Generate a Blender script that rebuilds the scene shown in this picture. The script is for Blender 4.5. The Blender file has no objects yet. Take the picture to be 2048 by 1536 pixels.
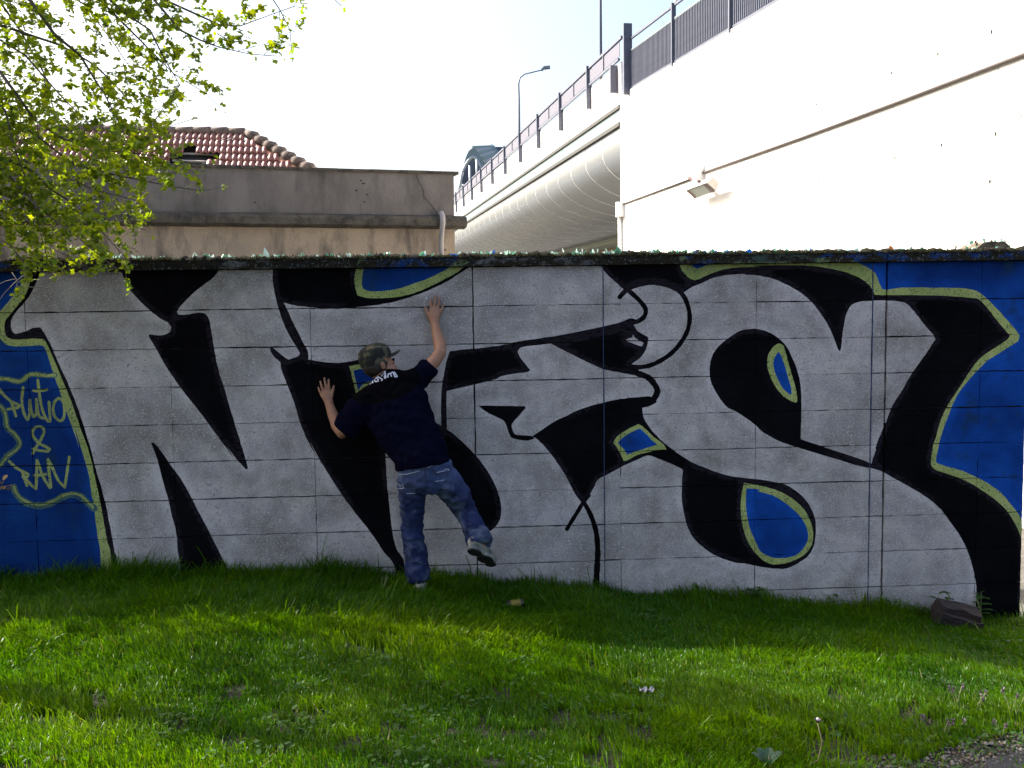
import bpy, bmesh, math, random
import numpy as np
from mathutils import Vector, Matrix, noise
from mathutils.geometry import delaunay_2d_cdt
from mathutils.bvhtree import BVHTree
R = math.radians
rng = random.Random(7)
nrs = np.random.RandomState(11)
S = bpy.context.scene
COL = S.collection

# ------------------------------------------------------------------ camera
FPX = 2000.0
PITCH, ROLL, CZ = R(4.8), R(0.8), 2.0
F0 = Vector((0, math.cos(PITCH), -math.sin(PITCH)))
U0 = Vector((0, math.sin(PITCH), math.cos(PITCH)))
R0 = Vector((1, 0, 0))
CR = R0*math.cos(ROLL) - U0*math.sin(ROLL)
CU = U0*math.cos(ROLL) + R0*math.sin(ROLL)
CAMP = Vector((0, 0, CZ))
cd = bpy.data.cameras.new('camera'); cam = bpy.data.objects.new('camera', cd); COL.objects.link(cam)
cd.sensor_width = 36; cd.lens = 36*FPX/2048; cd.clip_end = 5000; cd.clip_start = 0.05
m = Matrix((CR, CU, -F0)).transposed().to_4x4(); m.translation = CAMP
cam.matrix_world = m
S.camera = cam

# ------------------------------------------------------------------ light
SUN_EL, SUN_A = R(37), R(21)      # sun: behind the wall, to the left
TO_SUN = Vector((-math.cos(SUN_A)*math.cos(SUN_EL), math.sin(SUN_A)*math.cos(SUN_EL), math.sin(SUN_EL)))
W = bpy.data.worlds.new('World'); S.world = W; W.use_nodes = True
nt = W.node_tree; nt.nodes.clear()
sky = nt.nodes.new('ShaderNodeTexSky'); sky.sky_type = 'NISHITA'; sky.sun_disc = False
sky.sun_elevation = SUN_EL; sky.sun_rotation = math.atan2(TO_SUN.x, TO_SUN.y)
sky.dust_density = 6.0; sky.air_density = 1.0; sky.ozone_density = 1.0; sky.altitude = 100
bg = nt.nodes.new('ShaderNodeBackground'); bg.inputs[1].default_value = 0.15
wo = nt.nodes.new('ShaderNodeOutputWorld')
nt.links.new(sky.outputs[0], bg.inputs[0]); nt.links.new(bg.outputs[0], wo.inputs[0])
sd = bpy.data.lights.new('sun', 'SUN'); sd.energy = 5.0; sd.angle = R(0.6); sd.color = (1.0, 0.95, 0.86)
sun = bpy.data.objects.new('sun', sd); COL.objects.link(sun)
sun.rotation_euler = (-TO_SUN).to_track_quat('-Z', 'Y').to_euler()
S.view_settings.view_transform = 'Standard'; S.view_settings.look = 'None'
S.view_settings.exposure = 1.35; S.view_settings.gamma = 1.0; S.view_settings.use_curve_mapping = False
S.render.engine = 'CYCLES'

# ------------------------------------------------------------------ helpers
def ray(px, py):
    return (F0*FPX + CR*(px-1024) + CU*(768-py)).normalized()
def hit(px, py, p0, n):
    d = ray(px, py); t = (p0-CAMP).dot(n)/d.dot(n); return CAMP + d*t
def atY(px, py, Y):
    return hit(px, py, Vector((0, Y, 0)), Vector((0, 1, 0)))
WA = R(3.95)
WU = Vector((math.cos(WA), math.sin(WA), 0)); WN = Vector((math.sin(WA), -math.cos(WA), 0)); W0 = Vector((0, 6.88, 0))
UP = Vector((0, 0, 1))
def wp(s, z, d=0.0): return W0 + WU*s + WN*d + UP*z
def wsz(px, py, d=0.0):
    p = hit(px, py, W0+WN*d, WN); q = p-W0; return q.dot(WU), p.z
def Q(px, py, d): return hit(px, py, W0+WN*d, WN)

def setp(o, label=None, cat=None, group=None, kind=None):
    if label: o['label'] = label
    if cat: o['category'] = cat
    if group: o['group'] = group
    if kind: o['kind'] = kind
    return o
def link(o, parent=None):
    COL.objects.link(o)
    if parent: o.parent = parent
    return o
def empty(name, loc=(0, 0, 0), **k):
    o = bpy.data.objects.new(name, None); o.empty_display_size = 0.1; o.location = loc
    link(o); setp(o, **k); return o
def add(name, me, parent=None, **k):
    """link mesh given in world coordinates; keeps it in place under a located parent"""
    o = bpy.data.objects.new(name, me); link(o, parent)
    if parent is not None:
        pm = Matrix.Identity(4); q = parent
        while q is not None:
            pm = Matrix.Translation(q.location) @ q.rotation_euler.to_matrix().to_4x4() @ pm if q.type == 'EMPTY' else pm
            q = q.parent
        o.matrix_parent_inverse = pm.inverted()
    setp(o, **k); return o
def mesh(name, v, f, mats=None, smooth=False, mi=None):
    me = bpy.data.meshes.new(name); me.from_pydata([tuple(p) for p in v], [], f)
    for m_ in (mats if isinstance(mats, (list, tuple)) else [mats]):
        if m_: me.materials.append(m_)
    if mi is not None: me.polygons.foreach_set('material_index', mi)
    if smooth: me.polygons.foreach_set('use_smooth', [True]*len(me.polygons))
    me.update(); return me
class MB:
    def __init__(s): s.v = []; s.f = []; s.mi = []
    def put(s, v, f, m=0):
        b = len(s.v); s.v += [Vector(p) for p in v]; s.f += [tuple(i+b for i in q) for q in f]; s.mi += [m]*len(f); return s
    def box(s, c, x, y, z, m=0):
        c = Vector(c); v = []
        for sx in (-1, 1):
            for sy in (-1, 1):
                for sz in (-1, 1): v.append(c+x*sx+y*sy+z*sz)
        return s.put(v, [(0, 1, 3, 2), (4, 6, 7, 5), (0, 4, 5, 1), (2, 3, 7, 6), (0, 2, 6, 4), (1, 5, 7, 3)], m)
    def bar(s, a, b, w, h=None, up=UP, m=0):
        a = Vector(a); b = Vector(b); d = (b-a); h = h or w
        t = d.normalized(); sx = t.cross(up)
        if sx.length < 1e-4: sx = t.cross(Vector((1, 0, 0)))
        sx.normalize(); sy = sx.cross(t)
        return s.box((a+b)/2, t*(d.length/2), sx*(w/2), sy*(h/2), m)
    def tube(s, pts, rad, n=8, m=0, cap=True):
        pts = [Vector(p) for p in pts]
        if not isinstance(rad, (list, tuple)): rad = [rad]*len(pts)
        v = []; f = []; ref = None
        for i, p in enumerate(pts):
            t = (pts[min(i+1, len(pts)-1)]-pts[max(i-1, 0)]).normalized()
            if ref is None:
                ref = t.cross(UP)
                if ref.length < 1e-3: ref = t.cross(Vector((1, 0, 0)))
            ref = (ref-t*ref.dot(t)).normalized(); o = t.cross(ref)
            for k in range(n):
                a = 2*math.pi*k/n; v.append(p+(ref*math.cos(a)+o*math.sin(a))*rad[i])
        for i in range(len(pts)-1):
            for k in range(n):
                f.append((i*n+k, i*n+(k+1) % n, (i+1)*n+(k+1) % n, (i+1)*n+k))
        if cap: f.append(tuple(range(n))[::-1]); f.append(tuple(range((len(pts)-1)*n, len(pts)*n)))
        return s.put(v, f, m)
    def loft(s, secs, side, n=20, m=0):
        """secs: (centre, a, b); a along side, b along the other axis"""
        v = []; f = []; N = len(secs)
        for i, (c, a, b) in enumerate(secs):
            c = Vector(c)
            t = (Vector(secs[min(i+1, N-1)][0])-Vector(secs[max(i-1, 0)][0])).normalized()
            sv = side[i] if isinstance(side, list) else side
            sx = (sv-t*sv.dot(t)).normalized(); sy = t.cross(sx)
            for k in range(n):
                an = 2*math.pi*k/n; v.append(c+sx*(a*math.cos(an))+sy*(b*math.sin(an)))
        for i in range(N-1):
            for k in range(n): f.append((i*n+k, i*n+(k+1) % n, (i+1)*n+(k+1) % n, (i+1)*n+k))
        f.append(tuple(range(n))[::-1]); f.append(tuple(range((N-1)*n, N*n)))
        return s.put(v, f, m)
    def ell(s, c, ax, n=16, m=0):
        c = Vector(c); v = [c+ax[2]]; f = []
        for i in range(1, n//2):
            th = math.pi*i/(n//2)
            for k in range(n):
                ph = 2*math.pi*k/n
                v.append(c+ax[0]*(math.sin(th)*math.cos(ph))+ax[1]*(math.sin(th)*math.sin(ph))+ax[2]*math.cos(th))
        v.append(c-ax[2]); L = len(v)-1
        for k in range(n): f.append((0, 1+k, 1+(k+1) % n)); f.append((L, L-n+(k+1) % n, L-n+k))
        for i in range(n//2-2):
            for k in range(n):
                a = 1+i*n+k; b = 1+i*n+(k+1) % n; f.append((a, a+n, b+n, b))
        return s.put(v, f, m)
    def me(s, name, mats=None, smooth=False):
        return mesh(name, s.v, s.f, mats, smooth, s.mi)
    def build(s, name, mats=None, parent=None, smooth=False, **k):
        return add(name, s.me(name, mats, smooth), parent, **k)

def fuse(name, mb, voxel, mats, parent=None, smooth_it=6, wr=0, wscale=8, shade=True):
    """join lofts to one continuous surface"""
    tmp = bpy.data.objects.new('tmp', mb.me('tmp')); COL.objects.link(tmp)
    md = tmp.modifiers.new('r', 'REMESH'); md.mode = 'VOXEL'; md.voxel_size = voxel
    ms = tmp.modifiers.new('s', 'SMOOTH'); ms.iterations = smooth_it; ms.factor = 0.5
    dg = bpy.context.evaluated_depsgraph_get(); dg.update()
    me = bpy.data.meshes.new_from_object(tmp.evaluated_get(dg))
    bpy.data.objects.remove(tmp)
    if wr:
        nn = [v.normal.copy() for v in me.vertices]
        for v, n_ in zip(me.vertices, nn):
            p = v.co*wscale
            h = noise.noise(Vector((p.x+1.5*p.z, p.y*1.2, p.z*2.2)))*0.6 + (0.5-abs(noise.noise(p*1.9+Vector((5, 3, 1)))))*0.8
            v.co += n_*(h*wr)
    me.materials.clear()
    for m_ in (mats if isinstance(mats, (list, tuple)) else [mats]): me.materials.append(m_)
    for p in me.polygons: p.use_smooth = shade
    me.name = name; me.update()
    return add(name, me, parent)

# ------------------------------------------------------------------ materials
def mat(name, col, rough=0.8, col2=None, scale=8.0, bump=0.0, bscale=60.0, detail=6, metal=0.0, spec=0.5,
        stretch=(1, 1, 1), transl=0.0, stain=None, stain_scale=2.0, stain_lo=0.5, stain_hi=0.7, stain_stretch=(1, 1, 1), speck=None, speck_scale=120, speck_cut=0.68, attr=None, band=None, mixlo=0.35, mixhi=0.65):
    M_ = bpy.data.materials.new(name); M_.use_nodes = True; n = M_.node_tree; N = n.nodes; L = n.links
    b = N['Principled BSDF']; b.inputs['Roughness'].default_value = rough; b.inputs['Metallic'].default_value = metal
    b.inputs['Specular IOR Level'].default_value = spec
    tc = N.new('ShaderNodeTexCoord')
    def coords(st):
        mp = N.new('ShaderNodeMapping'); mp.inputs['Scale'].default_value = st; L.new(tc.outputs['Object'], mp.inputs[0]); return mp.outputs[0]
    def ramp(src, lo, hi):
        r = N.new('ShaderNodeMapRange'); r.inputs[1].default_value = lo; r.inputs[2].default_value = hi; L.new(src, r.inputs[0]); return r.outputs[0]
    def nz(sc, st=(1, 1, 1), det=detail):
        t = N.new('ShaderNodeTexNoise'); t.inputs['Scale'].default_value = sc; t.inputs['Detail'].default_value = det
        t.inputs['Roughness'].default_value = 0.6; L.new(coords(st), t.inputs[0]); return t.outputs[0]
    def mix(fac, a, c, mode='MIX'):
        x = N.new('ShaderNodeMix'); x.data_type = 'RGBA'; x.blend_type = mode
        if isinstance(fac, float): x.inputs[0].default_value = fac
        else: L.new(fac, x.inputs[0])
        for s_, i in ((a, 6), (c, 7)):
            if isinstance(s_, tuple): x.inputs[i].default_value = (*s_[:3], 1)
            else: L.new(s_, x.inputs[i])
        return x.outputs[2]
    c = tuple(col)
    if col2: c = mix(ramp(nz(scale, stretch), mixlo, mixhi), tuple(col), tuple(col2))
    if attr:
        at = N.new('ShaderNodeAttribute'); at.attribute_name = attr
        c = mix(1.0, c, at.outputs['Color'], 'MULTIPLY')
    if band:      # lighter outline passes left by the can along the edge of a fill
        at = N.new('ShaderNodeAttribute'); at.attribute_name = 'edge'
        k1 = ramp(at.outputs['Fac'], .040, .032); k2 = ramp(nz(1.3, det=1), .42, .50); k3 = ramp(nz(26, (1, 1, 3), 2), .36, .5)
        for kk in (k2, k3):
            mu = N.new('ShaderNodeMath'); mu.operation = 'MULTIPLY'; L.new(k1, mu.inputs[0]); L.new(kk, mu.inputs[1]); k1 = mu.outputs[0]
        c = mix(k1, c, tuple(band))
    if stain:
        c = mix(ramp(nz(stain_scale, stain_stretch), stain_lo, stain_hi), c, tuple(stain))
    if speck:
        for (sc_, cut_, colr) in speck:
            t = N.new('ShaderNodeTexNoise'); t.inputs['Scale'].default_value = sc_; t.inputs['Detail'].default_value = 1.5
            L.new(coords((1, 1, 1)), t.inputs[0])
            c = mix(ramp(t.outputs[0], cut_, cut_+0.05), c, tuple(colr))
    if isinstance(c, tuple): b.inputs['Base Color'].default_value = (*c[:3], 1)
    else: L.new(c, b.inputs['Base Color'])
    if bump:
        bp = N.new('ShaderNodeBump'); bp.inputs['Strength'].default_value = 1.0; bp.inputs['Distance'].default_value = bump
        L.new(nz(bscale, det=4), bp.inputs['Height']); L.new(bp.outputs[0], b.inputs['Normal'])
    if transl:
        tr = N.new('ShaderNodeBsdfTranslucent'); ms = N.new('ShaderNodeMixShader'); ms.inputs[0].default_value = transl
        if isinstance(c, tuple): tr.inputs[0].default_value = (*c[:3], 1)
        else:
            hs = N.new('ShaderNodeHueSaturation'); hs.inputs['Value'].default_value = 1.6; hs.inputs['Saturation'].default_value = 1.1; hs.inputs['Hue'].default_value = 0.485
            L.new(c, hs.inputs['Color']); L.new(hs.outputs[0], tr.inputs[0])
        L.new(b.outputs[0], ms.inputs[1]); L.new(tr.outputs[0], ms.inputs[2])
        L.new(ms.outputs[0], N['Material Output'].inputs['Surface'])
    return M_
M = {}
SPK_L = (0.52, 0.52, 0.55); SPK_D = (0.06, 0.06, 0.055)
M['silver'] = mat('silver_paint', (0.37, 0.325, 0.322), 0.7, (0.48, 0.425, 0.42), 3.2, 0.006, 70, stretch=(1, 1, 1.6),
                  stain=(0.21, 0.18, 0.155), stain_scale=3.4, stain_lo=0.46, stain_hi=0.72, speck=[(60, 0.62, (0.29, 0.26, 0.25)), (130, 0.61, (0.53, 0.48, 0.48)), (125, 0.66, (0.20, 0.18, 0.17)), (160, 0.66, (0.80, 0.76, 0.77))], spec=0.2, attr='tint')
M['black'] = mat('black_paint', (0.0022, 0.002, 0.003), 0.85, (0.0050, 0.0046, 0.0062), 2.5, 0.006, 70, speck=[(100, 0.74, (0.02, 0.02, 0.024))], spec=0.04, attr='tint', band=(0.0175, 0.0135, 0.019))
M['blue'] = mat('blue_paint', (0.004, 0.036, 0.20), 0.8, (0.007, 0.070, 0.36), 2.2, 0.006, 70, stain=(0.012, 0.035, 0.07), stain_scale=5, stain_lo=.56, stain_hi=.75, speck=[(95, 0.66, (0.01, 0.03, 0.12))], spec=0.08, attr='tint')
M['bluedk'] = mat('dark_blue_paint', (0.003, 0.026, 0.15), 0.8, (0.005, 0.045, 0.21), 2.2, 0.006, 70, stain=(0.012, 0.035, 0.06), stain_scale=4, stain_lo=.55, stain_hi=.75, speck=[(95, 0.66, (0.01, 0.02, 0.08))], spec=0.08, attr='tint')
M['green'] = mat('lime_paint', (0.25, 0.29, 0.085), 0.8, (0.36, 0.38, 0.14), 9, 0.006, 70, speck=[(100, 0.6, (0.06, 0.10, 0.07)), (130, 0.66, (0.4, 0.46, 0.22))], spec=0.08, attr='tint')
M['teal'] = mat('faded_green_paint', (0.06, 0.12, 0.10), 0.75, (0.11, 0.18, 0.11), 9, 0.006, 70, speck=[(100, 0.55, (0.02, 0.06, 0.12))], spec=0.08, attr='tint')
M['conc_dark'] = mat('mortar', (0.03, 0.03, 0.028), 0.95, bump=0.01, bscale=30)
M['moss_cap'] = mat('mossy_coping', (0.016, 0.013, 0.008), 0.95, (0.006, 0.006, 0.004), 24, 0.02, 50, stain=(0.014, 0.017, 0.006), stain_scale=9, spec=.1)
M['glass_green'] = mat('bottle_glass_green', (0.22, 0.48, 0.34), 0.12, spec=0.9, transl=0.45)
M['glass_white'] = mat('bottle_glass_clear', (0.62, 0.74, 0.70), 0.12, spec=0.9, transl=0.45)
M['glass_blue'] = mat('bottle_glass_blue', (0.05, 0.32, 0.72), 0.12, spec=0.9, transl=0.4)
M['glass_brown'] = mat('bottle_glass_brown', (0.16, 0.07, 0.03), 0.12, spec=0.9, transl=0.3)
M['moss'] = mat('dry_moss', (0.014, 0.017, 0.006), 0.95, (0.045, 0.042, 0.018), 30, transl=0.2, spec=.1)
# ------------------------------------------------------------------ ground
GS = np.array([-60, -8, -3.4, -1.4, -.6, 0, 1, 2.45, 3.2, 8, 60.]); GZ = np.array([.2, .15, .12, .10, .05, -.03, -.13, -.29, -.40, -.6, -.7])
def gz(x, y):
    x = np.asarray(x, float); y = np.asarray(y, float)
    D = 6.88 + 0.069*x - y
    base = np.interp(x, GS, GZ)
    near = np.clip(D, 0, 3.0)
    flat = np.clip(near/3.0, 0, 1)*0.45
    z = base*(1-flat) + flat*(-0.06*x*0.5) + 0.05*near + 0.025*np.sin(x*1.7+1)*np.sin(y*2.1)*np.clip(near, 0, 1)
    back = D < 0
    return np.where(back, base-0.1*np.clip(-D, 0, 1), z)
M['soil'] = mat('soil', (0.022, 0.017, 0.010), 0.95, (0.012, 0.013, 0.006), 4, 0.03, 25, speck=[(60, 0.68, (0.06, 0.05, 0.035))])
M['sand'] = mat('sandy_ground', (0.11, 0.10, 0.085), 0.95, (0.06, 0.056, 0.045), 1.5, 0.03, 20)
xs = np.concatenate([[-900, -300, -100, -40, -20, -12], np.arange(-9, 9.01, 0.15), [12, 20, 40, 100, 300, 900]])
ys = np.concatenate([[-300, -100, -30, -10, -4, 0], np.arange(1, 8.01, 0.15), [10, 14, 20, 40, 100, 300, 1500]])
X, Y = np.meshgrid(xs, ys); Zg = gz(X, Y)
vv = np.stack([X.ravel(), Y.ravel(), Zg.ravel()], 1); nx = len(xs)
ff = [(j*nx+i, j*nx+i+1, (j+1)*nx+i+1, (j+1)*nx+i) for j in range(len(ys)-1) for i in range(nx-1)]
mi = [1 if (ys[j] > 6.9+0.069*xs[i]) else 0 for j in range(len(ys)-1) for i in range(nx-1)]
add('ground', mesh('ground', vv, ff, [M['soil'], M['sand']], True, mi), kind='structure')

# ------------------------------------------------------------------ mural outlines (measured off the photograph, then laid on the wall)
OR = {'A': (0, 500), 'B': (0, 820), 'C': (500, 500), 'D': (500, 820), 'E': (1000, 500), 'F': (1000, 820), 'G': (1488, 500), 'H': (1488, 860)}
KS = 2048/560.0
def T(s):
    """'A 1,2 3,4 B 5,6' -> wall coordinates"""
    o = None; out = []
    for w in s.split():
        if w in OR: o = OR[w]; k = KS
        elif w == 'P': o = (0, 0); k = 1
        elif w == 'L': o = (0, 740); k = 1426/260.
        else:
            x, y = w.split(','); out.append(wsz(o[0]+float(x)/k, o[1]+float(y)/k))
    return out
def smooth_ring(p, closed=True, thr=50):
    n = len(p); out = []
    def ang(i):
        a = p[(i-1) % n]; b = p[i]; c = p[(i+1) % n]
        v1 = (b[0]-a[0], b[1]-a[1]); v2 = (c[0]-b[0], c[1]-b[1])
        d = math.degrees(abs(math.atan2(v1[0]*v2[1]-v1[1]*v2[0], v1[0]*v2[0]+v1[1]*v2[1])))
        return d
    sharp = [ang(i) > thr for i in range(n)]
    if not closed: sharp[0] = sharp[-1] = True
    rg = n if closed else n-1
    for i in range(rg):
        p1 = p[i]; p2 = p[(i+1) % n]
        p0 = p1 if sharp[i] else p[(i-1) % n]; p3 = p2 if sharp[(i+1) % n] else p[(i+2) % n]
        L = math.hypot(p2[0]-p1[0], p2[1]-p1[1])
        k = 1 if L < 0.02 else (2 if L < 0.08 else 4)
        if L > 1.2: k = 1
        for q in range(k):
            t = q/k; t2 = t*t; t3 = t2*t
            m1 = ((p2[0]-p0[0])*.5, (p2[1]-p0[1])*.5); m2 = ((p3[0]-p1[0])*.5, (p3[1]-p1[1])*.5)
            h = (2*t3-3*t2+1, t3-2*t2+t, -2*t3+3*t2, t3-t2)
            out.append(tuple(h[0]*p1[j]+h[1]*m1[j]+h[2]*p2[j]+h[3]*m2[j] for j in (0, 1)))
    if not closed: out.append(p[-1])
    return out
PAINT = []   # (priority, material, ring)
def fill(pr, mt, s): PAINT.append((pr, mt, smooth_ring(T(s))))
def ring(pr, mt, pts): PAINT.append((pr, mt, smooth_ring(pts)))
def stroke(pr, mt, s, w, taper=False):
    pts = smooth_ring(T(s), False, 100); n = len(pts)
    for i in range(n-1):
        a, b = pts[i], pts[i+1]; d = (b[0]-a[0], b[1]-a[1]); L = math.hypot(*d)
        if L < 1e-5: continue
        wa = w if not isinstance(w, tuple) else w[0]+(w[1]-w[0])*i/(n-1)
        wa = wa*(1+0.07*math.sin(i*1.7))
        q = (-d[1]/L*wa/2, d[0]/L*wa/2)
        PAINT.append((pr, mt, [(a[0]+q[0], a[1]+q[1]), (a[0]-q[0], a[1]-q[1]), (b[0]-q[0], b[1]-q[1]), (b[0]+q[0], b[1]+q[1])]))
    for i in range(n):
        wa = (w if not isinstance(w, tuple) else w[0]+(w[1]-w[0])*i/(n-1))*(1+0.07*math.sin(i*1.7))*0.985
        PAINT.append((pr, mt, [(pts[i][0]+wa/2*math.cos(a*math.pi/4+.2), pts[i][1]+wa/2*math.sin(a*math.pi/4+.2)) for a in range(8)]))
# left end: blue field, lime band, black outline
S_IN = "A 300,120 285,190 210,345 120,450 80,520 85,590 115,615 200,590 240,570 295,565 330,620 370,690 430,830 490,960 560,1130 620,1310 670,1490 B 610,140 660,270 700,430 740,560 780,720 810,880 840,1040 860,1110 875,1400"
S_BK = "A 240,120 230,190 190,320 100,440 40,520 35,600 60,640 120,655 240,648 318,652 345,690 400,815 450,935 520,1105 585,1292 640,1480 B 585,130 640,270 680,420 705,540 740,700 770,880 790,980 810,1060 825,1400"
S_GR = "A 185,120 170,200 130,290 60,380 0,450 -60,540 -60,600 0,645 40,690 120,705 300,697 320,705 345,760 390,900 430,1010 460,1110 500,1220 540,1330 580,1450 B 540,110 575,220 620,370 650,480 670,620 690,730 705,850 720,960 735,1060 745,1400"
PL = "P -700,1300 -700,380"
ring(1, 'black', T(S_IN + " " + PL)); ring(2, 'green', T(S_BK+" "+PL)); ring(3, 'bluedk', T(S_GR+" "+PL))
stroke(4, 'teal', "A -80,950 0,940 60,945 130,963 170,950 210,915 260,908 330,918 400,915", 0.036)
stroke(5, 'green', "A -80,950 0,940 60,945 130,963 170,950 210,915 260,908 330,918 400,915", 0.02)
stroke(4, 'teal', "A 0,1140 30,1180 42,1240 50,1300 90,1335 130,1380 142,1420 110,1465 60,1500 30,1536 0,1570", 0.04)
stroke(5, 'green', "A 0,1140 33,1180 47,1240 55,1300 95,1332 136,1380 148,1420 115,1467 65,1500 35,1536 5,1575", 0.014)
stroke(4, 'teal', "B 100,560 110,600 150,650 220,690 310,700 400,668 450,638 520,618 590,632 640,680 690,720", 0.046)
stroke(5, 'green', "B 103,560 113,597 153,645 220,682 310,690 400,660 450,630 520,610 590,625 640,672 680,710", 0.016)
LW = 0.0185
for s_ in ("L -10,205 40,275 130,350 190,375 218,390 195,412 140,422 88,430", "L 120,345 150,430 175,505",
           "L 255,190 240,300 245,400 272,500 300,545 320,505 326,420 328,330", "L 328,330 338,430 368,512 395,490 402,400 400,320",
           "L 402,330 412,430 432,510 480,530", "L 415,110 425,200 445,350 480,480 525,560 550,560 545,460 538,350", "L 365,225 440,230 515,215",
           "L 645,310 600,345 583,430 600,510 660,560 700,520 708,420 690,340 645,310",
           "L 360,915 395,850 440,780 478,700 480,645 430,620 375,640 355,690 380,750 430,805 500,840 545,868 525,890 440,885 362,865",
           "L 100,1000 180,1075 260,1118 310,1148 298,1172 250,1172", "L 245,1125 270,1200 295,1268", "L 275,1180 340,1260 395,1300",
           "L 395,1305 402,1180 405,990", "L 410,995 460,1140 500,1220 548,1290", "L 375,1155 440,1152 505,1142",
           "L 560,1285 540,1130 525,980", "L 525,980 580,1080 640,1210 710,1285", "L 710,1285 735,1130 760,955"):
    stroke(6, 'green', s_, LW)
# letter N
fill(1, 'black', "A 880,60 885,140 900,190 930,260 1000,350 1100,445 1180,505 1225,530 1250,562 1242,598 1200,620 1150,625 1090,615 1088,632 1140,720 1220,860 1330,1020 1450,1170 1560,1320 1650,1440 1720,1536 B 1660,270 1740,370 1800,437 1815,430 1800,370 1770,270 1730,140 1690,0 A 1740,1350 1690,1180 1640,1010 1600,880 1570,740 1550,620 1530,510 1510,475 1480,460 1420,462 1350,475 1300,470 1295,450 1330,400 1420,310 1510,240 1570,190 1640,90 1680,50")
fill(1, 'black', "B 1103,240 1125,240 1160,275 1200,330 1260,420 1320,500 1390,620 1450,740 1520,870 1590,1010 1650,1130 1690,1220 1700,1400 1350,1400 1310,1080 1290,900 1260,780 1230,650 1195,530 1150,360 1120,280")
fill(1, 'black', "C 165,50 170,110 165,200 175,290 195,380 225,480 270,590 320,680 365,750 355,775 300,795 270,795 210,750 160,710 145,712 150,740 185,790 222,820 225,860 250,930 290,1030 330,1140 370,1270 420,1390 470,1480 500,1536 D 440,230 520,380 600,510 700,660 800,790 900,920 980,1040 1060,1150 1100,1400 1170,1400 1130,1130 1115,1080 1070,1010 1040,880 1020,700 1005,560 995,400 990,350 P 771,915 775,800 790,716 C 900,805 820,800 700,820 600,825 480,810 425,800 428,770 420,730 390,680 350,600 300,500 265,420 248,385 300,400 400,415 550,425 750,420 900,405 1050,380 1200,335 1330,285 1450,225 1550,160 1620,115 1700,40")
fill(2, 'green', "C 805,50 785,110 768,180 765,260 785,330 850,350 980,352 1100,340 1230,305 1330,260 1430,210 1520,160 1600,90 1640,40")
fill(3, 'bluedk', "C 860,50 840,110 825,170 818,250 830,285 870,300 960,300 1080,285 1200,245 1300,210 1380,170 1440,140 1530,60 1540,40")
fill(2, 'green', "C 725,850 800,835 860,828 960,826 960,1000 830,1010 775,1050 760,980 740,900")
fill(3, 'bluedk', "C 755,885 800,872 940,868 930,960 840,970 790,1030 775,960")
# letter F / J
fill(1, 'black', "C 1465,740 1560,728 1700,715 1850,695 1950,680 E 0,697 120,672 260,650 400,630 560,600 750,560 880,528 960,497 1000,515 940,560 760,590 560,640 370,683 200,703 150,715 130,745 150,790 190,840 217,875 200,893 100,905 0,927 C 1800,945 1640,985 1440,1030 1437,1130 1440,1320 1425,1330 1400,1300 1398,1150 1400,1020 1420,900 1445,780")
fill(1, 'black', "D 1300,70 1340,85 1400,115 1480,170 1550,230 1640,320 1720,420 1780,520 1820,620 1838,720 1830,800 1790,860 1740,890 1690,880 1600,700 1500,500 1400,300 1330,130")
fill(1, 'black', "E 370,683 560,638 750,575 880,540 960,520 985,560 1010,597 1075,632 1085,655 1070,722 1035,778 990,815 955,838 1010,870 1020,895 985,915 900,900 760,872 640,820 540,770 450,725 400,700")
fill(2, 'silver', "E 935,650 968,640 975,615 985,640 1050,680 1037,705 990,690 940,672 920,660")
stroke(1, 'black', "E 1000,900 1080,930 1125,975 1152,1030 1125,1090 1085,1112", 0.042)
stroke(1, 'black', "E 925,285 985,335 1040,392 1068,440 1052,492 1000,525 950,540", 0.032)
stroke(1, 'black', "E 875,345 920,297 980,265 1060,243 1140,240 1220,257 1300,292 1352,352 1380,430 1388,500 1375,580 1335,660 1270,740 1190,800 1100,843 1010,858 955,850", 0.032)
fill(1, 'black', "C 1678,1145 1700,1138 2010,1142 2015,1158 1960,1220 1920,1268 1912,1290 1930,1340 1950,1352 E 120,1352 235,1362 250,1380 200,1394 130,1387 80,1370 55,1310 42,1270 C 1840,1238 1780,1210 1720,1180")
fill(1, 'black', "E 235,1362 300,1320 380,1265 480,1215 600,1160 740,1120 880,1090 1000,1078 1100,1072 1150,1110 1100,1140 1040,1155 1045,1200 F 1060,75 1110,150 1190,230 1290,310 1400,380 1520,430 1650,475 1785,497 1900,508 H 80,355 200,375 300,400 380,445 450,510 500,590 525,680 525,760 510,850 470,920 400,970 320,1010 250,1015 150,1005 0,975 F 1740,1120 1650,1095 1560,1055 1480,1000 1410,930 1370,850 1345,750 1330,650 1330,550 1337,435 1270,400 1180,365 1085,333 1000,365 900,410 800,465 715,510 690,560 650,630 620,672 590,670 540,600 480,480 400,360 320,260 270,212")
stroke(1, 'black', "F 650,625 615,665 570,740 520,820 490,870", 0.029)
stroke(1, 'black', "F 600,655 650,740 690,840 710,940 715,1050 710,1150 703,1290 700,1400", (0.03, 0.048))
fill(2, 'green', "F 1010,103 1045,120 1120,190 1200,255 1215,290 1180,290 1080,310 1000,330 950,360 905,375 885,330 855,275 830,240 850,200 920,150")
fill(3, 'blue', "F 1025,135 1080,190 1150,255 1080,275 1000,300 930,325 905,285 862,240 900,200 960,162")
fill(2, 'green', "F 1785,533 1840,540 1950,560 H 60,395 150,415 250,445 350,500 430,570 475,640 500,720 505,800 480,870 430,920 350,960 250,983 180,975 F 1900,1080 1840,1010 1800,930 1775,840 1760,720 1770,600")
fill(3, 'blue', "F 1805,572 1900,582 H 100,450 200,475 290,525 370,590 430,660 465,740 465,810 430,870 380,915 300,935 200,930 120,885 F 1860,940 1820,840 1800,720 1798,640")
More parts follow.
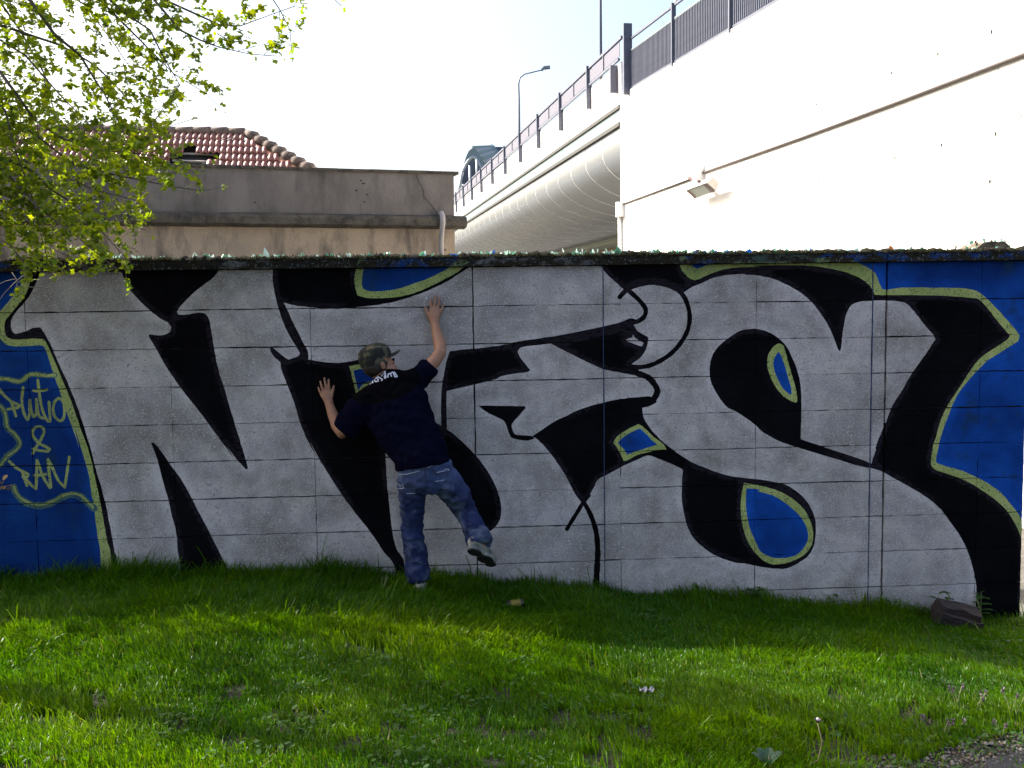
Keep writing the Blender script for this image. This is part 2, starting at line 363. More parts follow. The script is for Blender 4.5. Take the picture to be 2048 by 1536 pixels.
# letter S with its eye
fill(1, 'black', "E 1870,575 1760,590 1650,660 1570,740 1535,840 1540,950 1580,1040 1650,1140 1740,1190 1850,1265 1934,1340 H 280,90 450,145 650,205 850,265 925,280 950,255 920,240 800,195 600,130 410,65 G 415,1385 420,1150 415,1000 390,880 350,780 300,690 230,630 150,590 80,576 20,574")
fill(2, 'green', "G 255,683 290,700 310,770 340,880 370,980 390,1080 385,1115 350,1110 290,1070 230,1000 190,920 170,830 180,760 215,705")
fill(3, 'blue', "G 250,745 270,770 300,850 330,960 345,1010 345,1060 300,1030 250,950 220,870 218,800")
SV = "E 690,20 700,50 760,150 830,220 900,285 925,300 960,270 1050,240 1150,237 1230,257 1300,295 1345,310 1400,275 1480,240 1560,205 1680,180 1800,175 G 0,180 100,187 200,207 300,247 400,302 480,367 550,450 620,560 660,650 685,720 700,740 712,715 720,620 735,520 755,450 790,400 850,378 930,370 1060,370 1150,378 1200,400 1260,470 1330,560 1385,620 1400,655 1370,700 1310,790 1230,900 1160,1020 1090,1130 1040,1250 990,1370 960,1450 H 965,140 935,235 930,278 1000,300 1110,360 1200,410 1310,475 1420,560 1500,660 1570,760 1620,850 1660,960 1690,1080 1700,1180 1690,1400 1690,1800"
BO = "E 1300,20 1305,60 1330,150 1400,215 1450,215 1530,177 1640,142 1750,127 1900,122 G 60,115 200,112 400,112 530,120 700,150 800,185 880,225 935,280 955,327 1050,330 1250,330 1450,335 1600,345 1700,355 1740,380 1800,450 1870,540 1945,625 1930,650 1860,700 1780,750 1720,800 1650,890 1580,1000 1500,1120 1440,1240 1400,1380 H 1385,100 1370,200 1368,255 1400,290 1500,325 1620,370 1740,440 1850,520 1930,600 1990,700 2030,800 2045,880 2040,1100 2030,1300 2030,1800"
GO = "E 1340,20 1355,60 1400,110 1440,135 1500,115 1600,85 1700,70 1850,60 G 60,60 200,60 400,60 700,60 870,110 960,170 990,240 1010,285 1050,290 1150,275 1400,275 1600,280 1700,300 1760,340 1850,430 1950,540 2015,620 2005,665 1950,700 1860,760 1780,810 1700,890 1620,980 1550,1080 1500,1200 1450,1330 1420,1450 H 1430,100 1405,200 1410,240 1480,265 1600,300 1750,370 1870,450 1950,540 2010,620 2050,720 2065,900 2055,1300 2060,1800"
ring(1, 'blue', T("E 1340,-40 P 2120,480 2120,1350")+T(GO)[::-1])
ring(2, 'green', T(GO)+T(BO)[::-1]); ring(3, 'black', T(SV)+T(BO)[::-1])
PAINT_RIGHT = None
fill(4, 'teal', "E 1500,60 1620,85 1800,90 2048,90 G 300,85 520,90 520,20 E 1520,10")

# ------------------------------------------------------------------ the painted block wall
wall = empty('painted_wall', tuple(wp(0, 0, 0)), label='long concrete block wall painted with big silver, black and blue graffiti letters', cat='wall')
JX = [-420, -150, 62, 345, 627, 950, 1208, 1241, 1511, 1741, 1769, 1957, 2050]
joints = [wsz(x, 850)[0] for x in JX]; joints[0] = -8.0
wide = {3: 0.0025, 5: 0.009, 6: 0.0045, 9: 0.006, 10: 0.015, 1: 0.003, 4: 0.004, 7: 0.002, 8: 0.0025, 11: 0.004}
rows = [2.226] + [1.963-.2572*k for k in range(0, 11)]
S_END = joints[-1]
rects = []
def jl(a, b, amp):
    n = max(2, int(math.hypot(b[0]-a[0], b[1]-a[1])/0.045)); out = []
    for i in range(n):
        t = i/n; j = amp if 0 < i else amp*.3
        out.append((a[0]+(b[0]-a[0])*t+rng.uniform(-j, j), a[1]+(b[1]-a[1])*t+rng.uniform(-j, j)))
    return out
for c in range(len(joints)-1):
    for r in range(len(rows)-1):
        gl = wide.get(c, .004)/2; gr = wide.get(c+1, .004)/2; gt = rng.choice([.0014, .003, .0045, .006]); gb = rng.choice([.001, .0025, .0035])
        if c+1 == len(joints)-1: gr = 0
        if r == 0: gt = 0
        x0, x1, z1, z0 = joints[c]+gl, joints[c+1]-gr, rows[r]-gt, rows[r+1]+gb
        am = 0.0026
        rects.append((c, r, jl((x0, z0), (x1, z0), am)+jl((x1, z0), (x1, z1), am)+jl((x1, z1), (x0, z1), am)+jl((x0, z1), (x0, z0), am)))
cj = [-8.0] + [wsz(x, 530)[0] for x in (150, 640, 1080, 1500, 1771)] + [S_END+.03]
for c in range(len(cj)-1):
    x0, x1 = cj[c]+.002, cj[c+1]-.002
    rects.append((c, -1, jl((x0, 2.232), (x1, 2.232), .002)+jl((x1, 2.232), (x1, 2.296), .004)+jl((x1, 2.296), (x0, 2.296), .006)+jl((x0, 2.296), (x0, 2.232), .003)))
for q in range(len(PAINT)):
    pr, mt, rg = PAINT[q]
    if len(rg) <= 8: continue
    nr = []
    for a_, b_ in zip(rg, rg[1:]+rg[:1]):
        L_ = math.hypot(b_[0]-a_[0], b_[1]-a_[1]); k = max(1, int(L_/.03)) if L_ < 1.5 else 1
        for t_ in range(k):
            x, z = a_[0]+(b_[0]-a_[0])*t_/k, a_[1]+(b_[1]-a_[1])*t_/k
            nr.append((x+.0028*noise.noise(Vector((x*28, z*28, 1))), z+.0028*noise.noise(Vector((x*28, z*28, 5)))))
    PAINT[q] = (pr, mt, nr)
V2 = []; EC = []
for a_ in np.arange(-4.2, S_END, .04):
    for b_ in np.arange(-.6, 2.22, .04): V2.append(Vector((a_+rng.uniform(-.012, .012), b_+rng.uniform(-.012, .012))))
def addring(rg):
    b = len(V2); V2.extend(Vector((p[0], p[1])) for p in rg); n_ = len(rg); EC.extend((b+i, b+(i+1) % n_) for i in range(n_))
for c, r, rg in rects: addring(rg)
for pr, mt, rg in PAINT: addring(rg)
ov, oe, of, _, _, _ = delaunay_2d_cdt(V2, EC, [], 0, 1e-5, False)
MN = ['silver', 'black', 'blue', 'bluedk', 'green', 'teal']
ova = np.array([(p.x, p.y) for p in ov]); ofa = np.array([list(t) for t in of]); cen = ova[ofa].mean(1)
def inside(rg, pts):
    rg = np.array(rg); x0, y0 = rg.min(0); x1, y1 = rg.max(0)
    m_ = np.where((pts[:, 0] >= x0) & (pts[:, 0] <= x1) & (pts[:, 1] >= y0) & (pts[:, 1] <= y1))[0]
    if not len(m_): return m_
    px, py = pts[m_, 0], pts[m_, 1]; w = np.zeros(len(m_), int)
    for (ax, ay), (bx_, by) in zip(rg, np.roll(rg, -1, 0)):     # non-zero winding
        if ay == by: continue
        cr = (bx_-ax)*(py-ay)-(px-ax)*(by-ay)
        w += ((ay <= py) & (by > py) & (cr > 0)).astype(int) - ((ay > py) & (by <= py) & (cr < 0)).astype(int)
    return m_[w != 0]
lab = np.zeros(len(cen), int); best = np.zeros(len(cen), int); blk = np.full(len(cen), -1)
for i, (c, r, rg) in enumerate(rects): blk[inside(rg, cen)] = i
for pr, mt, rg in PAINT:
    k = inside(rg, cen); k = k[best[k] < pr]; best[k] = pr; lab[k] = MN.index(mt)
OUT = []
for pr, mt, rg in PAINT:
    if len(rg) <= 8: continue
    for a_, b_ in zip(rg, rg[1:]+rg[:1]):
        k = max(1, int(math.hypot(b_[0]-a_[0], b_[1]-a_[1])/.02)); OUT += [(a_[0]+(b_[0]-a_[0])*q/k, a_[1]+(b_[1]-a_[1])*q/k) for q in range(k)]
OUT = np.array(OUT)[::2].astype(np.float32); vd = np.empty(len(ova), np.float32); A_ = ova.astype(np.float32)
for i in range(0, len(A_), 800):
    q = A_[i:i+800]; vd[i:i+800] = np.sqrt((((q[:, None]-OUT[None])**2).sum(2)).min(1))
# spray coverage: fuller passes beside the outlines, thinner and blotchy inside
tintv = np.empty((len(ova), 4))
for i, (x, z) in enumerate(ova):
    d = vd[i]; f1 = math.exp(-(d/.045)**2); nz_ = noise.noise(Vector((x*2.3, z*2.3, 0))); n2_ = noise.noise(Vector((x*7, z*7, 3)))
    n3_ = noise.noise(Vector((x*.9+4, z*.9, 8))); val = .97+.22*f1+(1-f1)*(.26*nz_+.22*n2_+.16*n3_)+.12*math.sin(d*62+nz_*3)*math.exp(-d/.25)
    tintv[i] = 0; bd = max(0, min(1, (.055-d)/.02))*max(0, min(1, .45+2.2*noise.noise(Vector((x*1.6, z*1.6, 12)))))
    edge_ = float(d)
    tintv[i] = (val, val*(1-.03*(1-f1)*max(0, nz_)), val*(1-.09*(1-f1)*max(0, n2_+.2)), edge_)
per = {}
for i, tri in enumerate(of):
    if blk[i] >= 0: per.setdefault(int(blk[i]), []).append((tri, int(lab[i])))
wmats = [M[k] for k in MN]
MC = {}
def coping_mat(k):
    # the coping face carries the same paint, weathered and overgrown
    if k in MC: return MC[k]
    base = {'silver': (0.15, 0.145, 0.15), 'black': (0.010, 0.010, 0.012), 'blue': (0.01, 0.05, 0.2), 'bluedk': (0.01, 0.04, 0.16), 'green': (0.17, 0.22, 0.10), 'teal': (0.06, 0.10, 0.08)}[k]
    MC[k] = mat('weathered_'+k, base, 0.9, tuple(x*0.5+0.02 for x in base), 12, 0.012, 60, stain=(0.026, 0.022, 0.015), stain_scale=9, stain_lo=0.38, stain_hi=0.52, stain_stretch=(1, 1, 2.5), spec=.05, speck=[(70, 0.61, (0.11, 0.11, 0.10)), (50, .6, (.012, .012, .01))])
    return MC[k]
for ri, tris in per.items():
    c, r, _r = rects[ri]
    d = 0.035 if r < 0 else rng.uniform(-.0012, .0012); bt = rng.uniform(.92, 1.07)
    back = -0.22 if r < 0 else -0.035
    idx = {}; v = []; f = []; mi = []; ec = {}; tv_ = []
    def gi(i):
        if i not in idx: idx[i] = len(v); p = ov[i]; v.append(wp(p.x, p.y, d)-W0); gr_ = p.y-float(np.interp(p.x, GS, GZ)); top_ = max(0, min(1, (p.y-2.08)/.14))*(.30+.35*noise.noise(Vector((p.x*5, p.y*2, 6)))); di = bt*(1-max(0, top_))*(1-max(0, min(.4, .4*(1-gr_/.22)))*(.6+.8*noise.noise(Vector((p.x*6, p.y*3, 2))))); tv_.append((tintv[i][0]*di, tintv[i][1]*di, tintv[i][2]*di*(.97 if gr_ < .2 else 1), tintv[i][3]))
        return idx[i]
    for tri, m_ in tris:
        t = [gi(i) for i in tri]
        a, b, c2 = (ov[i] for i in tri[:3])
        if (b-a).cross(c2-a) < 0: t = t[::-1]
        f.append(tuple(t)); mi.append(m_)
        for k in range(3):
            e = (t[k], t[(k+1) % 3]); ec[e] = m_
    for (a, b), m_ in list(ec.items()):
        if (b, a) not in ec:
            n0 = len(v); v.append(v[b]-WN*(d-back)); v.append(v[a]-WN*(d-back)); tv_ += [tv_[b], tv_[a]]; f.append((b, a, n0+1, n0)); mi.append(m_)
    o = bpy.data.objects.new('coping_block' if r < 0 else 'block', mesh('block', v, f, [coping_mat(k) for k in MN] if r < 0 else wmats, False, mi))
    at_ = o.data.color_attributes.new('tint', 'FLOAT_COLOR', 'POINT'); at_.data.foreach_set('color', np.array([(*c_[:3], 1.0) for c_ in tv_], dtype=np.float32).ravel())
    at_ = o.data.color_attributes.new('edge', 'FLOAT_COLOR', 'POINT'); at_.data.foreach_set('color', np.array([(c_[3], c_[3], c_[3], 1.0) for c_ in tv_], dtype=np.float32).ravel())
    link(o, wall)
mb = MB(); mb.box(wp((-8+S_END-.001)/2, .722, -.1), WU*((S_END-.001+8)/2), WN*.07, UP*1.508); mb.build('mortar_core', M['conc_dark'], wall)
mb = MB(); mb.box(wp(S_END-.013, .72, -.017), WU*.012, WN*.0135, UP*1.5); mb.build('end_mortar', M['conc_dark'], wall)
M['joint_paint'] = mat('blue_joint_paint', (0.018, 0.028, 0.085), .7)
for jx, ww in ((6, .0055), (9, .007)):  # added strips standing for blue paint run down two upright joints
    zz = -.7
    while zz < 2.2:
        z2 = min(2.224, zz+rng.uniform(.25, .6)); dx = rng.uniform(-.0015, .0015)
        mb = MB(); mb.box(wp(joints[jx]+dx, (zz+z2)/2, .0), WU*(ww*rng.uniform(.35, .55)), WN*.0032, UP*((z2-zz)/2-.002)); mb.build('joint_paint_run', M['joint_paint'], wall); zz = z2
mb = MB(); mb.box(wp((-8+S_END+.02)/2, 2.262, -.1), WU*((S_END+.02+8)/2), WN*.12, UP*.03); mb.build('coping_slab', M['moss_cap'], wall)
# mortar bed on top with broken bottle glass pushed in, moss and dry stalks
mb = MB(); n = 1400; L0 = -8; v = []; f = []
for i in range(n+1):
    s_ = L0+(S_END+.02-L0)*i/n
    h = .016+.018*noise.noise(Vector((s_*3, 1, 0)))+.022*noise.noise(Vector((s_*14, 4, 0)))+.012*noise.noise(Vector((s_*45, 4, 0)))
    for d, hh in ((.037+.006*noise.noise(Vector((s_*20, 2, 0))), -.006), (.028, h*.8), (-.05, h+.012), (-.13, h+.008), (-.2, .0)):
        v.append(wp(s_, 2.292+max(-.006, hh)+(.005*noise.noise(Vector((s_*30, d*50, 0))) if hh else 0), d))
for i in range(n):
    for k in range(4): f.append((i*5+k, (i+1)*5+k, (i+1)*5+k+1, i*5+k+1))
add('mortar_bed', mesh('mortar_bed', v, f, M['moss_cap'], True), wall)
def shard_mesh(w, h, mt, curve=.3):
    m_ = MB(); pts = [(-w/2, -.015), (w/2, -.015), (w*.42, h*rng.uniform(.4, .7)), (w*rng.uniform(-.25, .25), h), (-w*.45, h*rng.uniform(.3, .6))]
    v = []
    for sgn in (0, 1):
        for x, z in pts: v.append(Vector((x, (x/w)**2*w*curve*2+sgn*.003, z)))
    m_.put(v, [(0, 1, 2, 3, 4), (9, 8, 7, 6, 5)]+[(i, i+5, (i+1) % 5+5, (i+1) % 5) for i in range(5)])
    return m_.me('glass_shard', mt)
sm = {k: [shard_mesh(rng.uniform(.018, .036), rng.uniform(.014, .036), M['glass_'+k]) for _ in range(5)] for k in ('green', 'white', 'blue', 'brown')}
bigs = [(532, .045, .075, 'white'), (1236, .05, .06, 'green'), (1234, .05, .05, 'green'), (1497, .045, .032, 'blue'), (1485, .03, .022, 'green'), (655, .025, .035, 'green'), (1410, .02, .02, 'blue'), (1432, .022, .022, 'blue'), (1455, .022, .026, 'blue'), (1392, .02, .02, 'blue'), (1215, .04, .03, 'white'), (1808, .03, .028, 'green'), (905, .04, .022, 'blue'), (912, .03, .02, 'blue')]
for px, w, h, k in bigs:
    s_, z_ = wsz(px, 515); o = bpy.data.objects.new('glass_shard', shard_mesh(w, h, M['glass_'+k], .5)); link(o, wall)
    o.location = wp(s_, 2.302, .0)-W0; o.rotation_euler = (rng.uniform(-.2, .2), rng.uniform(-.4, .4), rng.uniform(-.5, .5))
for i in range(282):
    if rng.random() < .35: s_ = rng.gauss(1.0, .9)
    else: s_ = rng.uniform(-2.7, S_END)
    s_ = max(-2.8, min(S_END-.02, s_))
    k = rng.choices(['green', 'white', 'blue', 'brown'], [5, 5, .25, .6])[0]
    o = bpy.data.objects.new('glass_shard', rng.choice(sm[k])); link(o, wall)
    dd = rng.uniform(-.16, .015)
    o.location = wp(s_, 2.302+rng.uniform(0, .008), dd)-W0
    o.rotation_euler = (rng.uniform(-.6, .6), rng.uniform(-.6, .6), rng.uniform(0, 6.28)); q = rng.uniform(.8, 1.45); o.scale = (q, q, q)
mb = MB()
for i in range(7000):
    s_ = rng.uniform(-5, S_END); dens = noise.noise(Vector((s_*2.2, 7, 0)))
    if rng.random() > .55+dens: continue
    dd = rng.uniform(-.18, .047) if i % 2 else rng.uniform(.02, .048); h = rng.uniform(.006, .022)*(1.9 if rng.random() < .12 else 1); w = rng.uniform(.002, .008)
    p = wp(s_, 2.296+.012*(dd < .015), dd); a = rng.uniform(0, 3.14); sx = Vector((math.cos(a), math.sin(a), 0))*w
    t = Vector((rng.uniform(-.4, .4), rng.uniform(-.4, .4), 1))*h
    mb.put([p-sx, p+sx, p+t], [(0, 1, 2)])
mb.build('moss', M['moss'], wall, kind='stuff')

# rough pier stump standing behind the wall at the right
st = empty('pier_stump', tuple(atY(1985, 560, 8.1)), label='low rough stone pier top with broken glass, behind the right end of the wall', cat='pier')
M['stump'] = mat('stump_stone', (0.20, 0.16, 0.11), 0.95, (0.05, 0.045, 0.03), 14, 0.02, 40)
p0 = atY(1938, 520, 8.1); p1 = atY(2034, 520, 8.1); tz = atY(1985, 481, 8.1).z; v = []; f = []
N_ = 14
for j, dy in enumerate((0, .18, .36)):
    for i in range(N_+1):
        t = i/N_; x = p0.x+(p1.x-p0.x)*t; prof = (min(1, t*3.2, (1-t)*4))**.6
        v.append((x, 8.1+dy, p0.z-.01+(tz-p0.z)*prof+.01*noise.noise(Vector((x*20, dy*9, 0)))))
    for i in range(N_+1): v.append((p0.x+(p1.x-p0.x)*i/N_, 8.1+dy, -.6))
K_ = 2*(N_+1)
for j in range(2):
    for i in range(N_): f.append((j*K_+i, j*K_+i+1, (j+1)*K_+i+1, (j+1)*K_+i))
    f.append((j*K_, (j+1)*K_, (j+1)*K_+N_+1, j*K_+N_+1)); f.append((j*K_+N_, j*K_+2*N_+1, (j+1)*K_+2*N_+1, (j+1)*K_+N_))
for i in range(N_): f.append((i, N_+1+i, N_+2+i, i+1)); f.append((2*K_+i+1, 2*K_+N_+2+i, 2*K_+N_+1+i, 2*K_+i))
add('stone_cap', mesh('stone_cap', v, f, M['stump'], False), st)
for i in range(26):
    o = bpy.data.objects.new('glass_shard', rng.choice(sm[rng.choice(['green', 'white', 'brown'])])); link(o, st)
    t = rng.uniform(.15, .92); x = p0.x+(p1.x-p0.x)*t; prof = (min(1, t*3.2, (1-t)*4))**.6
    o.location = Vector((x, 8.1+rng.uniform(.0, .25), p0.z+(tz-p0.z)*prof))-st.location; o.rotation_euler = (rng.uniform(-.5, .5), rng.uniform(-.5, .5), rng.uniform(0, 6))

exec_parts = []
# ------------------------------------------------------------------ building on the left
BA = R(19); BU = Vector((math.cos(BA), math.sin(BA), 0)); BN = Vector((math.sin(BA), -math.cos(BA), 0)); B0 = Vector((-.93, 17, 0))
def bp(s_, z, d=0): return B0+BU*s_+BN*d+UP*z
bld = empty('outbuilding', tuple(bp(0, 0)), label='grey rendered low building with a heavy cornice behind the painted wall', cat='building')
M['render_up'] = mat('grey_render', (0.135, 0.115, 0.103), 0.95, (0.19, 0.165, 0.148), 1.3, 0.01, 30, stain=(0.075, 0.064, 0.056), stain_scale=1.4, stain_lo=.45, stain_hi=.7, stain_stretch=(1.5, 1.5, .5), speck=[(40, .7, (.13, .11, .1))])
M['render_lo'] = mat('beige_render', (0.37, 0.285, 0.20), 0.95, (0.27, 0.21, 0.155), 1.6, 0.01, 30, stain=(0.10, 0.08, 0.065), stain_scale=1.7, stain_lo=.48, stain_hi=.66, stain_stretch=(1.6, 1.6, .6))
M['cornice'] = mat('cornice_stone', (0.10, 0.085, 0.066), 0.95, (0.055, 0.046, 0.034), 5, 0.03, 25, stain=(0.035, 0.03, 0.024), stain_scale=5, stain_lo=.5, stain_hi=.65)
ZT, ZC1, ZC0 = 4.12, 3.38, 3.20
HL, DP = 7.0, 6.0
mb = MB(); mb.box(bp(-HL, 1.6, -DP/2), BU*HL, BN*(DP/2), UP*1.7); mb.build('lower_wall', M['render_lo'], bld)
mb = MB(); mb.box(bp(-HL, 3.74, -.14), BU*HL, BN*.139, UP*.37); mb.box(bp(-.14, 3.74, -DP/2-.14), BU*.139, BN*(DP/2-.15), UP*.37); mb.build('parapet', M['render_up'], bld)
mb = MB(); v = []
n = 60; v = []; f = []
for i in range(n+1):
    s_ = -2*HL+(2*HL+.17)*i/n; j = lambda k: .012*noise.noise(Vector((s_*4, k, 0)))
    for d, z in ((0.001, ZC0), (.1, ZC0+.02), (.17, ZC0+.05), (.17, ZC1-.03), (.15, ZC1+.01), (.001, ZC1+.05)): v.append(bp(s_, z+j(z*9), d+j(d*30+5)*.7))
for i in range(n):
    for k in range(5): f.append((i*6+k, (i+1)*6+k, (i+1)*6+k+1, i*6+k+1))
f.append(tuple(n*6+k for k in range(6)))
b_ = len(v)
for s_, d_ in ((.17, 0.0), (.17, -DP)):
    for o_, z in ((-.169, ZC0), (-.07, ZC0+.02), (0, ZC0+.05), (0, ZC1-.03), (-.02, ZC1+.01), (-.169, ZC1+.05)): v.append(bp(s_+o_, z, d_))
for k in range(5): f.append((b_+k, b_+6+k, b_+7+k, b_+k+1))
add('cornice', mesh('cornice', v, f, M['cornice'], False), bld)
mb = MB()
for i in range(28): mb.box(bp(-2*HL+(i+.5)*(2*HL+.08)/28, ZT+.012+rng.uniform(-.004, .004), -.13), BU*((2*HL+.07)/56-.003), BN*.17, UP*.022)
mb.build('parapet_coping', M['cornice'], bld)
a = hit(885, 437, bp(0, 0, .22), BN); q = a-B0; sp = q.dot(BU)
M['pvc'] = mat('grey_pipe', (0.33, 0.30, 0.29), 0.6, (0.26, 0.24, 0.23), 5)
mb = MB(); mb.tube([bp(sp, 3.44, .05), bp(sp, 3.45, .16), bp(sp+.0, 3.40, .225), bp(sp, 3.28, .235), bp(sp, 3.15, .16), bp(sp, 3.0, .10), bp(sp, 0, .10)], .045, 10); mb.build('downpipe', M['pvc'], bld, smooth=True)
# hairline crack in the parapet as a thin recess filled dark
crk = [(833, 350), (838, 365), (846, 380), (847, 393), (858, 405), (868, 418), (878, 430), (882, 440)]
M['crack'] = mat('crack_shadow', (0.05, 0.04, 0.035), 1)
mb = MB(); pts = [hit(x, y, bp(0, 0, .003), BN) for x, y in crk]
for a, b in zip(pts, pts[1:]):
    mid = (a+b)/2+BU*rng.uniform(-.012, .012); mb.bar(a, mid, .012, .002, up=BN); mb.bar(mid, b, .010, .002, up=BN)
mb.build('crack', M['crack'], bld)
for x, y in ((722, 361), (713, 381), (735, 389), (729, 404), (727, 367), (890, 500), (510, 405)):
    c = hit(x, y, bp(0, 0, .003), BN); mb = MB(); mb.box(c, BU*rng.uniform(.015, .03), BN*.002, UP*.012); mb.build('chip', M['crack'], bld)

# tiled roof
RA = R(12); RU = Vector((math.cos(RA), math.sin(RA), 0)); RB = Vector((math.sin(RA), -math.cos(RA), 0))
M['tile'] = mat('clay_tile', (0.40, 0.13, 0.08), 0.38, (0.27, 0.085, 0.06), 7, 0.004, 60, stain=(0.12, 0.06, 0.05), stain_scale=3, stain_lo=.5, stain_hi=.75, spec=0.6)
M['ridge'] = mat('weathered_ridge', (0.20, 0.14, 0.11), 0.8, (0.10, 0.075, 0.06), 6, 0.01, 40)
M['wood'] = mat('old_batten', (0.42, 0.38, 0.33), 0.8, (0.3, 0.27, 0.23), 10)
re_ = atY(490, 266, 22.0); roof = empty('tiled_roof', (re_.x, re_.y, 0), label='red clay tiled hip roof with a hole of missing tiles, behind the parapet', cat='roof')
SL = .625; DN = (RB-UP*SL).normalized(); RNn = (UP+RB*SL).normalized()
TW = .24; EX = .35
tv = []; tf = []; nc = 12
for j, (t, h) in enumerate(((0, 0.0), (.40, 0.035))):
    for i in range(nc+1):
        x = (i/nc)*TW; c = abs(math.sin(math.pi*2*x/TW))**.8*.045
        tv.append((x, -t, c+h))
for i in range(nc+1):
    x = (i/nc)*TW; c = abs(math.sin(math.pi*2*x/TW))**.8*.045; tv.append((x, -.40, c+.035-.02))
for j in range(2):
    for i in range(nc): tf.append((j*(nc+1)+i, (j+1)*(nc+1)+i, (j+1)*(nc+1)+i+1, j*(nc+1)+i+1))
tile_me = mesh('roof_tile', tv, tf, M['tile'], True)
RM = Matrix((RU, -DN, RNn)).transposed()
def hole(px, py):
    return (356 < px < 392 and 290 < py < 306) or (352 < px < 428 and 303 < py < 314 and not 392 < px < 414) or (350 < px < 428 and 313 < py < 331)
def proj(p):
    d = p-CAMP; z = d.dot(F0); return 1024+FPX*d.dot(CR)/z, 768-FPX*d.dot(CU)/z
for r in range(7):
    for c in range(-14, 34):
        p = re_-UP*.03 + DN*(EX*r) - RU*(TW*(c+1)) + RNn*.0
        hx = (EX*r)*DN.dot(RB)*.86
        if c < 0 and -TW*c > hx+.02: continue
        p = re_-UP*.03+DN*(EX*r)-RU*(TW*(c+1)); 
        px, py = proj(p+RU*TW/2+DN*EX*.6)
        if hole(px, py) or px < -60: continue
        o = bpy.data.objects.new('roof_tile', tile_me); link(o, roof)
        eul = RM.to_euler(); o.rotation_euler = (eul.x+rng.uniform(-.02, .02), eul.y, eul.z+rng.uniform(-.015, .015)); o.location = p-roof.location+RNn*rng.uniform(0, .006)
# extra right-hand tiles along the hip, the hip and ridge caps
hipd = (RU*.86+RB-UP*SL)
mb0 = MB()
for i in range(9):
    t = i*.32; a = re_+hipd.normalized()*t+UP*.05; b = a+hipd.normalized()*.38
    mb = MB(); mb.tube([a-UP*.05, b-UP*.01], [.085, .12], 10); mb.build('hip_tile', M['ridge'], roof, smooth=True)
for i in range(27):
    a = re_-RU*(i*.36)+UP*(.015+.01*math.sin(i)); mb = MB(); mb.tube([a, a-RU*.38], [.1, .085], 10); mb.build('ridge_tile', M['ridge'], roof, smooth=True)
M['dark_in'] = mat('roof_void', (0.012, 0.011, 0.012), 1)
mb = MB(); a = re_-UP*.16
rl = RU*-13
mb.put([a, a+rl, a+rl+DN*3.4, a+DN*3.4+RU*2.2], [(0, 1, 2, 3)]); mb.build('dark_void_sheet', M['dark_in'], roof)  # near-black sheet stands in for the shade inside the roof hole
for y0 in (307.5, 322):
    a = hit(345, y0-1, re_-UP*.1, RNn); b = hit(436, y0+2, re_-UP*.1, RNn); mb = MB(); mb.bar(a, b, .035, .03, up=RNn); mb.build('batten', M['wood'], roof)
mb = MB()
hb = re_+hipd*2.6
mb.put([re_-UP*.06, hb-UP*.06, hb-RB*5.2-UP*.06], [(0, 1, 2)])
mb.build('hip_face', M['tile'], roof)
mb = MB(); cw = re_-RU*6.5+RB*0; mb.box(Vector((cw.x, cw.y, 1.7)), RU*7.8, RB*2.2, UP*1.7); mb.build('house_wall', M['render_lo'], roof)

# ------------------------------------------------------------------ bridge abutment and bridge (one vertical plane running away to the left)
DD = Vector((-.167, .986, 0)).normalized(); DNn = Vector((-.986, -.167, 0)).normalized(); D0 = Vector((2.95, 26.9, 0))
def dp(t, z, o=0): return D0+DD*t+DNn*o+UP*z
def dtz(px, py, o=0):
    p = hit(px, py, D0+DNn*o, DNn); return (p-D0).dot(DD), p.z
M['white_conc'] = mat('white_concrete', (0.80, 0.785, 0.75), 0.85, (0.74, 0.725, 0.69), .8, 0.004, 30, stain=(0.60, 0.53, 0.42), stain_scale=.7, stain_lo=.62, stain_hi=.85, stain_stretch=(1, 1, .3))
M['white_steel'] = mat('white_steel', (0.31, 0.34, 0.37), 0.24, (0.28, 0.31, 0.34), .6, spec=0.5, metal=.55)
M['pale_band'] = mat('pale_fascia', (0.13, 0.185, 0.19), 0.7)
M['edge_dk'] = mat('dark_drip_edge', (0.055, 0.055, 0.05), 0.8)
M['rail_dark'] = mat('slate_rail', (0.075, 0.085, 0.12), 0.5, (0.10, 0.11, 0.15), 6)
M['rail_post'] = mat('rail_post_paint', (0.10, 0.11, 0.15), 0.5)
M['mesh_panel'] = mat('mesh_infill', (0.125, 0.125, 0.16), 0.8, (0.11, 0.11, 0.14), 30)
M['galv'] = mat('galvanised', (0.055, 0.042, 0.036), 0.7, (0.04, 0.03, 0.026), 8)
M['hole'] = mat('form_hole', (0.02, 0.015, 0.01), 1)
ab = empty('bridge_abutment', tuple(dp(0, 0)), label='sunlit white concrete bridge abutment wall sloping up out of the picture', cat='wall')
z_a = dtz(1248, 185)[1]; t_b, z_b = dtz(1560, 0); slope = (z_b-z_a)/(t_b-0)
t_end = dtz(1241, 350)[0]; tt0 = -19.5
zt = lambda t: z_a+slope*t
